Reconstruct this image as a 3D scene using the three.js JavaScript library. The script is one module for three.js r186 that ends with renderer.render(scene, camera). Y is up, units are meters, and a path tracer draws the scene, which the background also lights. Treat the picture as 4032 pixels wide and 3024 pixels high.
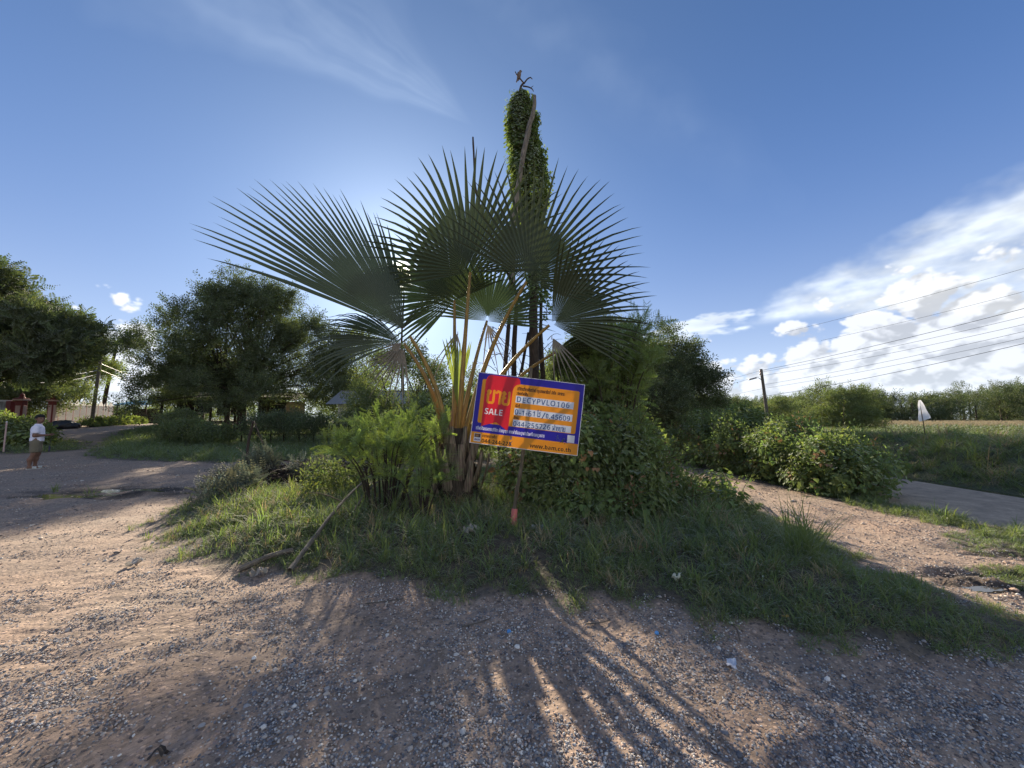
import * as THREE from 'three';
import { mergeGeometries, toCreasedNormals } from 'three/addons/utils/BufferGeometryUtils.js';
import { RoundedBoxGeometry } from 'three/addons/geometries/RoundedBoxGeometry.js';
import { createNoise2D, createNoise3D } from 'simplex-noise';

// ---------------------------------------------------------------- camera, exposure, sky, sun
const scene = new THREE.Scene();
const renderer = new THREE.WebGLRenderer({ antialias: true });
renderer.toneMapping = THREE.LinearToneMapping;
renderer.toneMappingExposure = 2.5;
renderer.shadowMap.enabled = true;
const camera = new THREE.PerspectiveCamera(88, 4 / 3, 0.05, 2000);
camera.position.set(0, 1.45, 0);
camera.rotation.x = THREE.MathUtils.degToRad(5.03);

const V = (x, y, z) => new THREE.Vector3(x, y, z);
const sunDir = V(-0.261, 0.335, -0.903).normalize();
const sun = new THREE.DirectionalLight(new THREE.Color(1, 0.86, 0.66), 5);
sun.name = 'sun';
sun.position.copy(sunDir).multiplyScalar(120);
sun.castShadow = true;
sun.shadow.radius = 1;
sun.shadow.mapSize.set(4096, 4096);
Object.assign(sun.shadow.camera, { left: -60, right: 60, top: 60, bottom: -60, near: 1, far: 400 });
scene.add(sun, sun.target);

// seeded random numbers and noise
function rngOf(seed) { let s = seed | 0; return () => { s = (s + 0x6d2b79f5) | 0; let t = Math.imul(s ^ (s >>> 15), 1 | s); t = (t + Math.imul(t ^ (t >>> 7), 61 | t)) ^ t; return ((t ^ (t >>> 14)) >>> 0) / 4294967296; }; }
const n2 = createNoise2D(rngOf(11)), n3 = createNoise3D(rngOf(23));
const clamp = THREE.MathUtils.clamp, lerp = THREE.MathUtils.lerp, PI = Math.PI;
const sstep = (a, b, x) => { const t = clamp((x - a) / (b - a), 0, 1); return t * t * (3 - 2 * t); };
const fbm = (x, y, o = 4) => { let s = 0, a = 0.5; for (let i = 0; i < o; i++) { s += a * n2(x, y); x = x * 2.03 + 17.1; y = y * 2.03 - 9.7; a *= 0.5; } return s; };

// the sky: clear air, thin cirrus, a bank of layer cloud and cumulus near the horizon
function makeSky() {
  const W = 4096, H = 2048, data = new Float32Array(W * H * 4), D = 180 / PI;
  const bill = (x, y) => { let s = 0, a = 0.55; for (let i = 0; i < 5; i++) { s += a * Math.abs(n2(x, y)) * 1.7; x = x * 2.1 + 5.3; y = y * 2.1 + 1.7; a *= 0.5; } return s; };
  // cumulus density at azimuth and elevation in degrees: towers whose tops vary round the horizon
  const cum = (az, el) => {
    const t = 3.4 + 3.0 * sstep(14, 24, az) * sstep(90, 60, az) + 5.6 * sstep(30, 45, az) * sstep(85, 60, az) + 6.2 * Math.exp(-(((az + 46) / 6) ** 2)) + 2.0 * fbm(az * 0.045 + 4, 2.2, 2) + 3 * sstep(70, 100, Math.abs(az)) * (0.6 + n2(az * 0.03, 9));
    const b = bill(az * 0.11 + 3, el * 0.17 + 7);
    return (t - el) * 0.15 + (b - 0.5) * 0.95;
  };
  // layer cloud with a ragged near edge; its rise out of view is added to brighten shade
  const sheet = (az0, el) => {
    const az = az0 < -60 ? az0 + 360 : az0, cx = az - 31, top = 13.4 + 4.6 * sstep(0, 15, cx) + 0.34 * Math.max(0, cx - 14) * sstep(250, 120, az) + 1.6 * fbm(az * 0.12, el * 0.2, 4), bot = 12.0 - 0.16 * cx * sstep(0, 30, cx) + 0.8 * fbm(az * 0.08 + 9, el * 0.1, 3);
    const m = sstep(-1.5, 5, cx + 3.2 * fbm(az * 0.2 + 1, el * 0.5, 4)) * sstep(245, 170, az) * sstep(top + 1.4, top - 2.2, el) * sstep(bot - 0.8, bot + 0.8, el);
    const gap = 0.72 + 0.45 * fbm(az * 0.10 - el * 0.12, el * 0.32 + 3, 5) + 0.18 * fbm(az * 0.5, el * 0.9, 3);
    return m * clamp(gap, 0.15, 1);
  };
  const small = (az, el) => sstep(0.1, 0.9, 1.15 - ((az - 25) / 7) ** 2 - ((el - 11.6 - 0.12 * (az - 25)) / 1.5) ** 2 + 1.4 * fbm(az * 0.16, el * 0.6, 4)) * 0.75;
  const cirrus = (az, el, x, y, z) => {   // a thin wedge fanning up to the left, a faint streak beside it, and thin veils elsewhere
    let a = 0;
    if (z < -0.2) {
      const X = -x / z + 0.1, Y = -y / z - 0.78, r = Math.hypot(X, Y), ang = Math.atan2(Y, -X) * D + 5 * fbm(X * 2.2, Y * 2.2, 3);
      a = sstep(15, 26, ang) * sstep(66, 40, ang) * sstep(-0.02, 0.16, r) * sstep(1.9, 0.5, r) * clamp(0.62 + 0.5 * fbm(ang * 0.09, r * 1.3 + 4, 4) + 0.15 * fbm(X * 6, Y * 6, 3), 0, 1) * 0.95;
      const q = (-x / z - 0.36) * 0.64 + (-y / z - 0.855) * 0.77 + 0.05 * fbm(X * 3, Y * 3, 3);
      a += 0.34 * Math.exp(-((q / 0.09) ** 2)) * sstep(-0.05, 0.35, Y + 0.3) * sstep(1.2, 0.5, r) * clamp(0.6 + 0.6 * fbm(X * 5, Y * 5, 4), 0, 1);
    }
    const far = sstep(60, 110, Math.abs(az)) * sstep(15, 35, el) * 0.35 * clamp(0.5 + fbm(az * 0.03, el * 0.05, 4), 0, 1);
    return a * 0.14 + far * 0.4;
  };
  for (let row = H / 2; row < H; row++) {
    const el = ((row + 0.5) / H - 0.5) * 180, y = Math.sin(el / D), ce = Math.cos(el / D);
    for (let col = 0; col < W; col++) {
      const ph = ((col + 0.5) / W - 0.5) * 2 * PI, x = Math.cos(ph) * ce, z = Math.sin(ph) * ce;
      let az = Math.atan2(x, -z) * D;
      const cosg = x * sunDir.x + y * sunDir.y + z * sunDir.z, g = Math.acos(clamp(cosg, -1, 1)) * D;
      const t = Math.exp(-el / 9.5), t2 = Math.exp(-(((el - 4) / 34) ** 2));
      let r = lerp(lerp(0.018, 0.034, t2), 0.40, t), gg = lerp(lerp(0.046, 0.092, t2), 0.465, t), b = lerp(lerp(0.118, 0.25, t2), 0.525, t);
      const wide = Math.exp(-g / 17), mid = Math.exp(-g / 6), core = Math.exp(-((g / 1.1) ** 2));
      r += 0.18 * wide + 0.3 * mid + 7 * core; gg += 0.225 * wide + 0.3 * mid + 6 * core; b += 0.27 * wide + 0.27 * mid + 4.5 * core;
      const add = (k, cr, cg, cb) => { r = lerp(r, cr, k); gg = lerp(gg, cg, k); b = lerp(b, cb, k); };
      const near = 1 + 0.7 * Math.exp(-g / 22);
      if (el > 14) { const c = cirrus(az, el, x, y, z); if (c > 0.003) add(c, 0.33 * near, 0.39 * near, 0.47 * near); }
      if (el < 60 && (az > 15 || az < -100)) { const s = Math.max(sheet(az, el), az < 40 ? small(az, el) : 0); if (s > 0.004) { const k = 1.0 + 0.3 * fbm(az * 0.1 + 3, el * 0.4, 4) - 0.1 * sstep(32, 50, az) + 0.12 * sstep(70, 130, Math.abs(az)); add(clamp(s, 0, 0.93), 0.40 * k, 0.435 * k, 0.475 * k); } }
      if (el < 16) {
        const d = cum(az, el);
        if (d > 0) {
          const sx = clamp((-16 - az) / 14, -1, 1), lit = clamp((d - cum(az + sx * 0.9, el + 0.8)) * 2.6 + 0.38, 0, 1), thin = sstep(0, 0.22, d), fade = Math.exp(-el / 4.5);
          const L = lerp(0.27, 0.47, lit) * near, haze = 0.15 + 0.55 * fade;
          add(thin * 0.9, lerp(L * 0.93, r, haze * 0.8), lerp(L * 0.94, gg, haze * 0.8), lerp(L * 0.96, b, haze * 0.8));
        }
      }
      const o = (row * W + col) * 4;
      data[o] = r; data[o + 1] = gg; data[o + 2] = b; data[o + 3] = 1;
    }
  }
  for (let i = 0; i < (H / 2) * W; i++) { data[i * 4] = 0.2; data[i * 4 + 1] = 0.18; data[i * 4 + 2] = 0.15; data[i * 4 + 3] = 1; }
  const tex = new THREE.DataTexture(data, W, H, THREE.RGBAFormat, THREE.FloatType);
  tex.mapping = THREE.EquirectangularReflectionMapping; tex.magFilter = THREE.LinearFilter; tex.minFilter = THREE.LinearFilter; tex.needsUpdate = true;
  return tex;
}
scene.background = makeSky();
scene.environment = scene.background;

// ---------------------------------------------------------------- helpers
const taken = new Map();
function numbered(name) { const k = taken.get(name) ?? 0; taken.set(name, k + 1); return k ? name + '_' + String(k).padStart(3, '0') : name; }
function tag(o, label, category, group, kind) { o.userData.label = label; o.userData.category = category; if (group) o.userData.group = group; if (kind) o.userData.kind = kind; return o; }
function shade(o) { o.castShadow = true; o.receiveShadow = true; return o; }
function thing(name, label, category, pos = [0, 0, 0], turn = 0, group) { const o = new THREE.Group(); o.name = numbered(name); o.position.set(...pos); o.rotation.y = turn; scene.add(o); return tag(o, label, category, group); }
function part(name, geo, mat, parent) { const m = shade(new THREE.Mesh(geo, mat)); m.name = name; parent.add(m); return m; }
function solo(name, geo, mat, label, category, group) { const m = shade(new THREE.Mesh(geo, mat)); m.name = numbered(name); scene.add(m); return tag(m, label, category, group); }
function structure(name, geo, mat) { const m = shade(new THREE.Mesh(geo, mat)); m.name = name; m.userData.kind = 'structure'; scene.add(m); return m; }
function std(rgb, rough = 0.9, extra = {}) { const m = new THREE.MeshStandardMaterial({ roughness: rough, side: THREE.DoubleSide, ...extra }); m.color.setRGB(...rgb); return m; }
function leafMat(rgb, through = 0.42, rough = 0.95, extra = {}) { const m = new THREE.MeshPhysicalMaterial({ roughness: rough, transmission: through, thickness: 0, side: THREE.DoubleSide, ...extra }); m.color.setRGB(...rgb); return m; }
const merge = (a) => mergeGeometries(a.map((g) => { const q = g.index ? g.toNonIndexed() : g; for (const k of Object.keys(q.attributes)) if (!['position', 'normal', 'uv'].includes(k)) q.deleteAttribute(k); if (!q.attributes.normal) q.computeVertexNormals(); if (!q.attributes.uv) q.setAttribute('uv', new THREE.BufferAttribute(new Float32Array(q.attributes.position.count * 2), 2)); return q; }), false);
function tri(points, uvs) { const g = new THREE.BufferGeometry(); g.setAttribute('position', new THREE.Float32BufferAttribute(points, 3)); g.setAttribute('uv', new THREE.Float32BufferAttribute(uvs ?? new Array((points.length / 3) * 2).fill(0), 2)); g.computeVertexNormals(); return g; }
// a tapered round stem through points with a radius at each
function stem(points, radii, sides = 7, wob = 0, seed = 1) {
  const n = points.length, pos = [], uv = [], idx = [], R = rngOf(seed);
  let prev = null, len = 0;
  for (let i = 0; i < n; i++) {
    const a = points[Math.max(0, i - 1)], b = points[Math.min(n - 1, i + 1)], t = b.clone().sub(a).normalize();
    let u = prev ? prev.clone().addScaledVector(t, -prev.dot(t)) : (Math.abs(t.y) < 0.9 ? V(0, 1, 0) : V(1, 0, 0)).cross(t);
    if (u.lengthSq() < 1e-8) u = V(1, 0, 0).cross(t);
    u.normalize(); prev = u; const w = t.clone().cross(u);
    if (i) len += points[i].distanceTo(points[i - 1]);
    for (let s = 0; s <= sides; s++) {
      const an = (s % sides) / sides * 2 * PI, k = radii[i] * (1 + wob * (n3(Math.cos(an) * 1.3 + seed, Math.sin(an) * 1.3, len * 3)));
      const p = points[i].clone().addScaledVector(u, Math.cos(an) * k).addScaledVector(w, Math.sin(an) * k);
      pos.push(p.x, p.y, p.z); uv.push(s / sides * Math.max(1, Math.round(radii[i] * 6 / 0.3)), len);
    }
  }
  for (let i = 0; i < n - 1; i++) for (let s = 0; s < sides; s++) { const a = i * (sides + 1) + s, b = a + sides + 1; idx.push(a, a + 1, b, b, a + 1, b + 1); }
  const g = new THREE.BufferGeometry(); g.setAttribute('position', new THREE.Float32BufferAttribute(pos, 3)); g.setAttribute('uv', new THREE.Float32BufferAttribute(uv, 2)); g.setIndex(idx); g.computeVertexNormals(); return g;
}
const bez = (a, b, c, n) => { const o = []; for (let i = 0; i <= n; i++) { const t = i / n; o.push(V(0, 0, 0).addScaledVector(a, (1 - t) * (1 - t)).addScaledVector(b, 2 * t * (1 - t)).addScaledVector(c, t * t)); } return o; };
const spline = (pts, n) => new THREE.CatmullRomCurve3(pts.map((p) => (p.isVector3 ? p : V(...p)))).getPoints(n);
const taper = (n, r0, r1, pw = 1) => Array.from({ length: n }, (_, i) => lerp(r0, r1, Math.pow(i / (n - 1), pw)));
function scatter(name, geo, mat, list, parent, tint) {   // list of Matrix4
  const m = shade(new THREE.InstancedMesh(geo, mat, list.length)); m.name = name;
  const c = new THREE.Color();
  list.forEach((q, i) => { m.setMatrixAt(i, q); if (tint) { const k = tint(i); m.setColorAt(i, c.setRGB(k[0], k[1], k[2])); } });
  if (parent) { m.userData.kind = 'stuff'; parent.add(m); } else { m.userData.kind = 'stuff'; scene.add(m); }
  return m;
}
const M4 = (p, q, s) => new THREE.Matrix4().compose(p, q, s.isVector3 ? s : V(s, s, s));
const qFrom = (dir, roll = 0, from = V(0, 1, 0)) => new THREE.Quaternion().setFromUnitVectors(from, dir.clone().normalize()).multiply(new THREE.Quaternion().setFromAxisAngle(from, roll));
const tintOf = (R, spread = 0.25, warm = 0.12) => () => { const k = 1 + (R() - 0.5) * 2 * spread, w = (R() - 0.5) * 2 * warm; return [k * (1 + w), k, k * (1 - w)]; };
const inPoly = (poly, x, d) => { let c = false; for (let i = 0, j = poly.length - 1; i < poly.length; j = i++) { const [xi, yi] = poly[i], [xj, yj] = poly[j]; if ((yi > d) !== (yj > d) && x < ((xj - xi) * (d - yi)) / (yj - yi) + xi) c = !c; } return c; };
const edgeDist = (poly, x, d) => { let m = 1e9; for (let i = 0, j = poly.length - 1; i < poly.length; j = i++) { const [ax, ay] = poly[j], [bx, by] = poly[i], t = clamp(((x - ax) * (bx - ax) + (d - ay) * (by - ay)) / ((bx - ax) ** 2 + (by - ay) ** 2), 0, 1); m = Math.min(m, Math.hypot(x - ax - t * (bx - ax), d - ay - t * (by - ay))); } return inPoly(poly, x, d) ? m : -m; };
// smooth skin round a signed distance field (surface nets)
function skin(field, lo, hi, cell) {
  const nx = Math.ceil((hi[0] - lo[0]) / cell) + 1, ny = Math.ceil((hi[1] - lo[1]) / cell) + 1, nz = Math.ceil((hi[2] - lo[2]) / cell) + 1;
  const f = new Float32Array(nx * ny * nz), at = (i, j, k) => i + nx * (j + ny * k), vid = new Int32Array(nx * ny * nz).fill(-1), pos = [], idx = [];
  for (let k = 0; k < nz; k++) for (let j = 0; j < ny; j++) for (let i = 0; i < nx; i++) f[at(i, j, k)] = field(lo[0] + i * cell, lo[1] + j * cell, lo[2] + k * cell);
  for (let k = 0; k < nz - 1; k++) for (let j = 0; j < ny - 1; j++) for (let i = 0; i < nx - 1; i++) {
    let c = 0, sx = 0, sy = 0, sz = 0, mask = 0;
    for (let q = 0; q < 8; q++) if (f[at(i + (q & 1), j + ((q >> 1) & 1), k + (q >> 2))] < 0) mask |= 1 << q;
    if (mask === 0 || mask === 255) continue;
    for (let q = 0; q < 8; q++) for (const b of [1, 2, 4]) if (!(q & b)) {
      const r = q | b, fa = f[at(i + (q & 1), j + ((q >> 1) & 1), k + (q >> 2))], fb = f[at(i + (r & 1), j + ((r >> 1) & 1), k + (r >> 2))];
      if ((fa < 0) === (fb < 0)) continue;
      const t = fa / (fa - fb); sx += (q & 1) + (b === 1 ? t : 0); sy += ((q >> 1) & 1) + (b === 2 ? t : 0); sz += (q >> 2) + (b === 4 ? t : 0); c++;
    }
    vid[at(i, j, k)] = pos.length / 3; pos.push(lo[0] + (i + sx / c) * cell, lo[1] + (j + sy / c) * cell, lo[2] + (k + sz / c) * cell);
  }
  const quad = (a, b, c, d, flip) => { if (a < 0 || b < 0 || c < 0 || d < 0) return; flip ? idx.push(a, c, b, a, d, c) : idx.push(a, b, c, a, c, d); };
  for (let k = 1; k < nz - 1; k++) for (let j = 1; j < ny - 1; j++) for (let i = 1; i < nx - 1; i++) {
    const s = f[at(i, j, k)] < 0;
    if (s !== f[at(i + 1, j, k)] < 0) quad(vid[at(i, j - 1, k - 1)], vid[at(i, j, k - 1)], vid[at(i, j, k)], vid[at(i, j - 1, k)], !s);
    if (s !== f[at(i, j + 1, k)] < 0) quad(vid[at(i - 1, j, k - 1)], vid[at(i - 1, j, k)], vid[at(i, j, k)], vid[at(i, j, k - 1)], !s);
    if (s !== f[at(i, j, k + 1)] < 0) quad(vid[at(i - 1, j - 1, k)], vid[at(i, j - 1, k)], vid[at(i, j, k)], vid[at(i - 1, j, k)], !s);
  }
  const g = new THREE.BufferGeometry(); g.setAttribute('position', new THREE.Float32BufferAttribute(pos, 3)); g.setAttribute('uv', new THREE.Float32BufferAttribute(new Float32Array(pos.length / 3 * 2), 2)); g.setIndex(idx); g.computeVertexNormals(); return g;
}
const smin = (a, b, k) => { const h = clamp(0.5 + (0.5 * (b - a)) / k, 0, 1); return lerp(b, a, h) - k * h * (1 - h); };
function capsule(a, b, ra, rb) { return (x, y, z) => { const bx = b[0] - a[0], by = b[1] - a[1], bz = b[2] - a[2], px = x - a[0], py = y - a[1], pz = z - a[2], t = clamp((px * bx + py * by + pz * bz) / (bx * bx + by * by + bz * bz + 1e-9), 0, 1); return Math.hypot(px - t * bx, py - t * by, pz - t * bz) - lerp(ra, rb, t); }; }
function blob(c, r) { return (x, y, z) => { const k = Math.hypot((x - c[0]) / r[0], (y - c[1]) / r[1], (z - c[2]) / r[2]); return (k - 1) * Math.min(...r); }; }
const joined = (list, k) => (x, y, z) => { let d = 1e9; for (const f of list) d = d > 1e8 ? f(x, y, z) : smin(d, f(x, y, z), k); return d; };

// tileable speckle texture of a material; fn(u,v,rand) -> [r,g,b] in 0..1
function tileTex(size, fn, srgb = true) {
  const d = new Uint8Array(size * size * 4);
  for (let j = 0; j < size; j++) for (let i = 0; i < size; i++) { const c = fn(i / size, j / size), o = (j * size + i) * 4; for (let k = 0; k < 3; k++) d[o + k] = clamp(c[k] * 255, 0, 255); d[o + 3] = 255; }
  const t = new THREE.DataTexture(d, size, size); t.wrapS = t.wrapT = THREE.RepeatWrapping; t.magFilter = THREE.LinearFilter; t.minFilter = THREE.LinearMipmapLinearFilter; t.generateMipmaps = true; if (srgb) t.colorSpace = THREE.SRGBColorSpace; t.needsUpdate = true; return t;
}
// noise that repeats over the unit square
const tn = (u, v, f, seed = 0) => { const a = u * 2 * PI, b = v * 2 * PI, r = f / (2 * PI); return 0.5 * (n3(Math.cos(a) * r + seed, Math.sin(a) * r, Math.cos(b) * r * 1.01 + Math.sin(b) * r * 0.0) + n3(Math.sin(b) * r + seed + 31, Math.cos(a) * r, Math.cos(b) * r + Math.sin(a) * r)); };

// ---------------------------------------------------------------- ground
const ISLAND = [[-4.95, 5.6], [-4.2, 5.0], [-3.45, 4.3], [-2.9, 4.0], [-2.11, 3.88], [-0.81, 3.52], [0.01, 3.3], [0.72, 3.28], [1.35, 3.05], [1.82, 2.75], [2.24, 2.58], [2.9, 2.5], [4.2, 2.5], [3.7, 3.01], [3.57, 3.39], [3.45, 3.88], [3.7, 4.53], [3.84, 5.71], [4.03, 7.3], [4.5, 9.6], [3.8, 11.5], [1, 12.0], [-2.2, 10.4], [-3.4, 8.6], [-5.2, 7.9], [-5.6, 6.8]];
const VERGE = [[-17.2, 16.2], [-15.4, 14.8], [-12.8, 13.9], [-9.6, 13.3], [-5.9, 14.4], [-2, 13.6], [2.0, 14.5], [4.4, 15], [5, 20], [2, 46], [-30, 46], [-34, 40], [-26, 26]];
const STRIP = [[6.45, 4.3], [5.75, 5.6], [5.75, 7.4], [5.95, 10.2], [6.5, 15.8], [7.5, 24], [8.5, 30], [8.6, 20], [6.9, 10], [6.45, 7.2], [6.7, 5]];
const PATCH = [[4.1, 3.75], [4.7, 3.5], [5.6, 3.6], [5.4, 3.95], [4.8, 4.15], [4.4, 4.1]];
const PATCH2 = [[5.1, 4.55], [6.3, 4.2], [6.6, 4.9], [6.2, 5.3], [5.4, 5.2]];
const LEFT = [[-40, 16], [-24, 16.4], [-19.6, 16.2], [-18.8, 18], [-22, 21], [-28, 24], [-40, 26]];
const ROADX = (d) => 6.42 + 0.03 * Math.pow(Math.max(0, d - 8), 1.5);       // near edge of the paved road
const mudAt = (x, d) => Math.max(sstep(1, 0.3, Math.hypot((x + 8.0) / 2.6, (d - 8.15) / 0.95) + 0.45 * fbm(x * 1.1, d * 1.5, 3)), sstep(1, 0.35, Math.hypot((x + 4.4) / 2.7, (d - 9.7) / 1.25) + 0.5 * fbm(x * 0.9 + 7, d, 3)), 0.9 * sstep(1, 0.3, Math.hypot((x - 4.7) / 1.5, (d - 3.75) / 0.42) + 0.5 * fbm(x * 1.3 + 3, d * 1.6, 3)), 0.8 * sstep(1, 0.3, Math.hypot((x - 5.7) / 1.1, (d - 4.5) / 0.5) + 0.5 * fbm(x * 1.7, d * 1.6, 3)));
function groundAt(x, z) {
  const d = -z;
  let h = 0.6 * sstep(13.5, 31, d) * sstep(3, -6, x) + 0.35 * sstep(22, 40, d) * sstep(-12, -30, x);
  const e = edgeDist(ISLAND, x, d);
  h += 0.13 * sstep(-0.25, 1.1, e) + 0.12 * Math.exp(-(((x + 0.8) / 1.4) ** 2) - ((d - 6.2) / 1.4) ** 2);
  const near = sstep(30, 12, Math.hypot(x, d));
  h += near * (0.018 * n2(x * 0.9 + d * 1.2, d * 2.4) * sstep(4, 8, d) + 0.02 * n2(x * 0.7, d * 0.7) + 0.012 * n2(x * 2.6 + 9, d * 2.6));
  const m = mudAt(x, d);
  if (m > 0) h += m * (0.11 * (fbm(x * 3.2, d * 3.2, 3)) + 0.05 * Math.max(0, n2(x * 6, d * 6)) - 0.045);
  // wheel ruts of the dirt tracks
  const rut = (c) => Math.exp(-((c / 0.22) ** 2));
  h -= 0.035 * near * (rut(x - 4.55 - 0.02 * d) + rut(x - 5.4 + 0.1 * (d - 6)) * sstep(4, 7, d));
  // paved road, its ditch and the bank beyond it
  const rx = ROADX(d), flat = sstep(rx - 1.0, rx - 0.2, x) * sstep(rx + 3.4, rx + 3.0, x);
  h = lerp(h, 0, flat);
  if (x > rx + 3.0) { const t = x - rx - 3.0; h += -0.10 * sstep(0, 0.35, t) + (0.93 + 0.1 * n2(x * 0.2, d * 0.25)) * sstep(0.35, 3.1, t) + 0.06 * n2(x * 1.1, d * 1.1) * sstep(0.6, 1.5, t) * sstep(14, 5, t); h -= 1.0 * sstep(4.2, 12, t); }
  return h;
}
{
  const N = 460, K = 7.6, S = Math.sinh(K), pos = new Float32Array((N + 1) * (N + 1) * 3), uv = new Float32Array((N + 1) * (N + 1) * 2), col = new Float32Array((N + 1) * (N + 1) * 3), idx = [];
  const w = (s, c) => c + (900 * Math.sinh(K * s)) / S;
  for (let j = 0; j <= N; j++) for (let i = 0; i <= N; i++) {
    const x = w((i / N) * 2 - 1, 0), z = w((j / N) * 2 - 1, -3.2), d = -z, o = j * (N + 1) + i, far = Math.hypot(x, d);
    const fine = sstep(9, 4, far), y = groundAt(x, z) + fine * (0.006 * n2(x * 9, d * 9) + 0.004 * n2(x * 21, d * 21));
    pos.set([x, y, z], o * 3); uv.set([x, z], o * 2);
    // soils: pale sandy dirt, reddish laterite, dark mud, humus below plants, field
    const red = clamp(0.45 + 0.75 * fbm(x * 0.5 + 40, d * 0.5, 4), 0, 1), dry = clamp(0.5 + 0.8 * fbm(x * 1.3, d * 1.3 + 50, 4), 0, 1), grime = clamp(0.3 + 0.9 * fbm(x * 2.2 + 80, d * 2.2, 4), 0, 1);
    const rr = red * 0.45, track = 0.5 + 0.5 * n2(x * 0.25 + d * 0.5, d * 2.2 - x * 0.3);
    let c = [lerp(0.46, 0.60, dry), lerp(0.345, 0.435, dry), lerp(0.265, 0.325, dry)];
    c = [lerp(c[0], 0.52, rr), lerp(c[1], 0.31, rr), lerp(c[2], 0.21, rr)];
    c = c.map((q, k) => lerp(q, [0.22, 0.18, 0.15][k], clamp(grime * 0.36 + 0.12 * track * track, 0, 0.8)));
    const inField = x > ROADX(d) + 3.05 || d > 48 || x < -60;
    const gr = Math.max(...[ISLAND, VERGE, STRIP, PATCH, PATCH2, LEFT].map((p) => sstep(-0.12, 0.22, edgeDist(p, x, d) + 0.12 * n2(x * 3, d * 3))), inField ? 1 : 0);
    c = c.map((q, k) => lerp(q, inField ? [0.11, 0.13, 0.045][k] : [0.10, 0.085, 0.055][k], gr * 0.9));
    const m = mudAt(x, d); if (m > 0) c = c.map((q, k) => lerp(q, [0.055, 0.043, 0.034][k], clamp(m * 1.4 * (0.55 + 0.6 * n2(x * 3, d * 3)), 0, 1)));
    const v = 1 + 0.12 * n2(x * 14, d * 14) * fine;
    col.set(c.map((q) => q * v), o * 3);
  }
  for (let j = 0; j < N; j++) for (let i = 0; i < N; i++) { const a = j * (N + 1) + i, b = a + N + 1; idx.push(a, b, a + 1, a + 1, b, b + 1); }
  const g = new THREE.BufferGeometry(); g.setAttribute('position', new THREE.BufferAttribute(pos, 3)); g.setAttribute('uv', new THREE.BufferAttribute(uv, 2)); g.setAttribute('color', new THREE.BufferAttribute(col, 3)); g.setIndex(idx); g.computeVertexNormals();
  const R = rngOf(5), S2 = 1024, cells = 64, seeds = Array.from({ length: cells * cells }, () => [R(), R(), R(), R()]);
  const hgt = new Float32Array(S2 * S2);
  const grain = tileTex(S2, (u, v) => {
    // fine soil grain with embedded grit
    const gx = u * cells, gy = v * cells, ix = Math.floor(gx), iy = Math.floor(gy); let best = 9, who = null;
    for (let b = -1; b <= 1; b++) for (let a = -1; a <= 1; a++) { const s = seeds[((iy + b + cells) % cells) * cells + ((ix + a + cells) % cells)], dd = Math.hypot(ix + a + s[0] - gx, iy + b + s[1] - gy) / (0.18 + 0.42 * s[2] * s[2]); if (dd < best) { best = dd; who = s; } }
    const k = 0.80 + 0.13 * tn(u, v, 24, 1) + 0.1 * tn(u, v, 90, 5) + (R() - 0.5) * 0.16, stone = sstep(1, 0.75, best) * (who[3] > 0.45 ? 1 : 0), tone = who[3] > 0.82 ? 1.12 : who[3] > 0.62 ? 0.52 : 0.8;
    const q = lerp(k, tone, stone * 0.8), hh = 0.4 + 0.2 * tn(u, v, 40, 3) + 0.35 * stone * Math.sqrt(Math.max(0, 1 - best * best)) + (R() - 0.5) * 0.1;
    hgt[Math.round(v * S2) * S2 + Math.round(u * S2)] = hh;
    return [q, lerp(q, q * 1.02, stone), lerp(q * 0.99, q * 1.08, stone)];
  });
  const bump = tileTex(S2, (u, v) => { const q = hgt[Math.round(v * S2) * S2 + Math.round(u * S2)]; return [q, q, q]; }, false);
  grain.repeat.set(1 / 1.7, 1 / 1.7); bump.repeat.copy(grain.repeat);
  const mat = new THREE.MeshStandardMaterial({ vertexColors: true, map: grain, bumpMap: bump, bumpScale: 0.012, roughness: 0.96 });
  structure('ground', g, mat);
}
// paved country road on the far right, with worn surface
{
  const pos = [], uv = [], idx = [], n = 160, m = 8;
  for (let i = 0; i <= n; i++) { const d = -8 + i * 0.8; for (let j = 0; j <= m; j++) { const t = j / m, ed = (j === 0 ? -0.12 * fbm(d * 0.8, 3, 3) : j === m ? 0.1 * fbm(d * 0.9, 8, 3) : 0), x = ROADX(d) + t * 2.9 + ed; pos.push(x, 0.012 + 0.03 * Math.sin(t * PI), -d); uv.push(x, -d); } }
  for (let i = 0; i < n; i++) for (let j = 0; j < m; j++) { const a = i * (m + 1) + j, b = a + m + 1; idx.push(a, a + 1, b, a + 1, b + 1, b); }
  const g = new THREE.BufferGeometry(); g.setAttribute('position', new THREE.Float32BufferAttribute(pos, 3)); g.setAttribute('uv', new THREE.Float32BufferAttribute(uv, 2)); g.setIndex(idx); g.computeVertexNormals();
  const R = rngOf(77);
  const tex = tileTex(512, (u, v) => { const k = 0.55 + 0.09 * tn(u, v, 6, 2) + 0.07 * tn(u, v, 30, 4) + (R() - 0.5) * 0.12; return [k * 1.08, k * 0.95, k * 0.81]; });
  tex.repeat.set(1 / 2.3, 1 / 2.3);
  structure('paved_road', g, new THREE.MeshStandardMaterial({ map: tex, roughness: 0.8 }));
}
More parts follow.
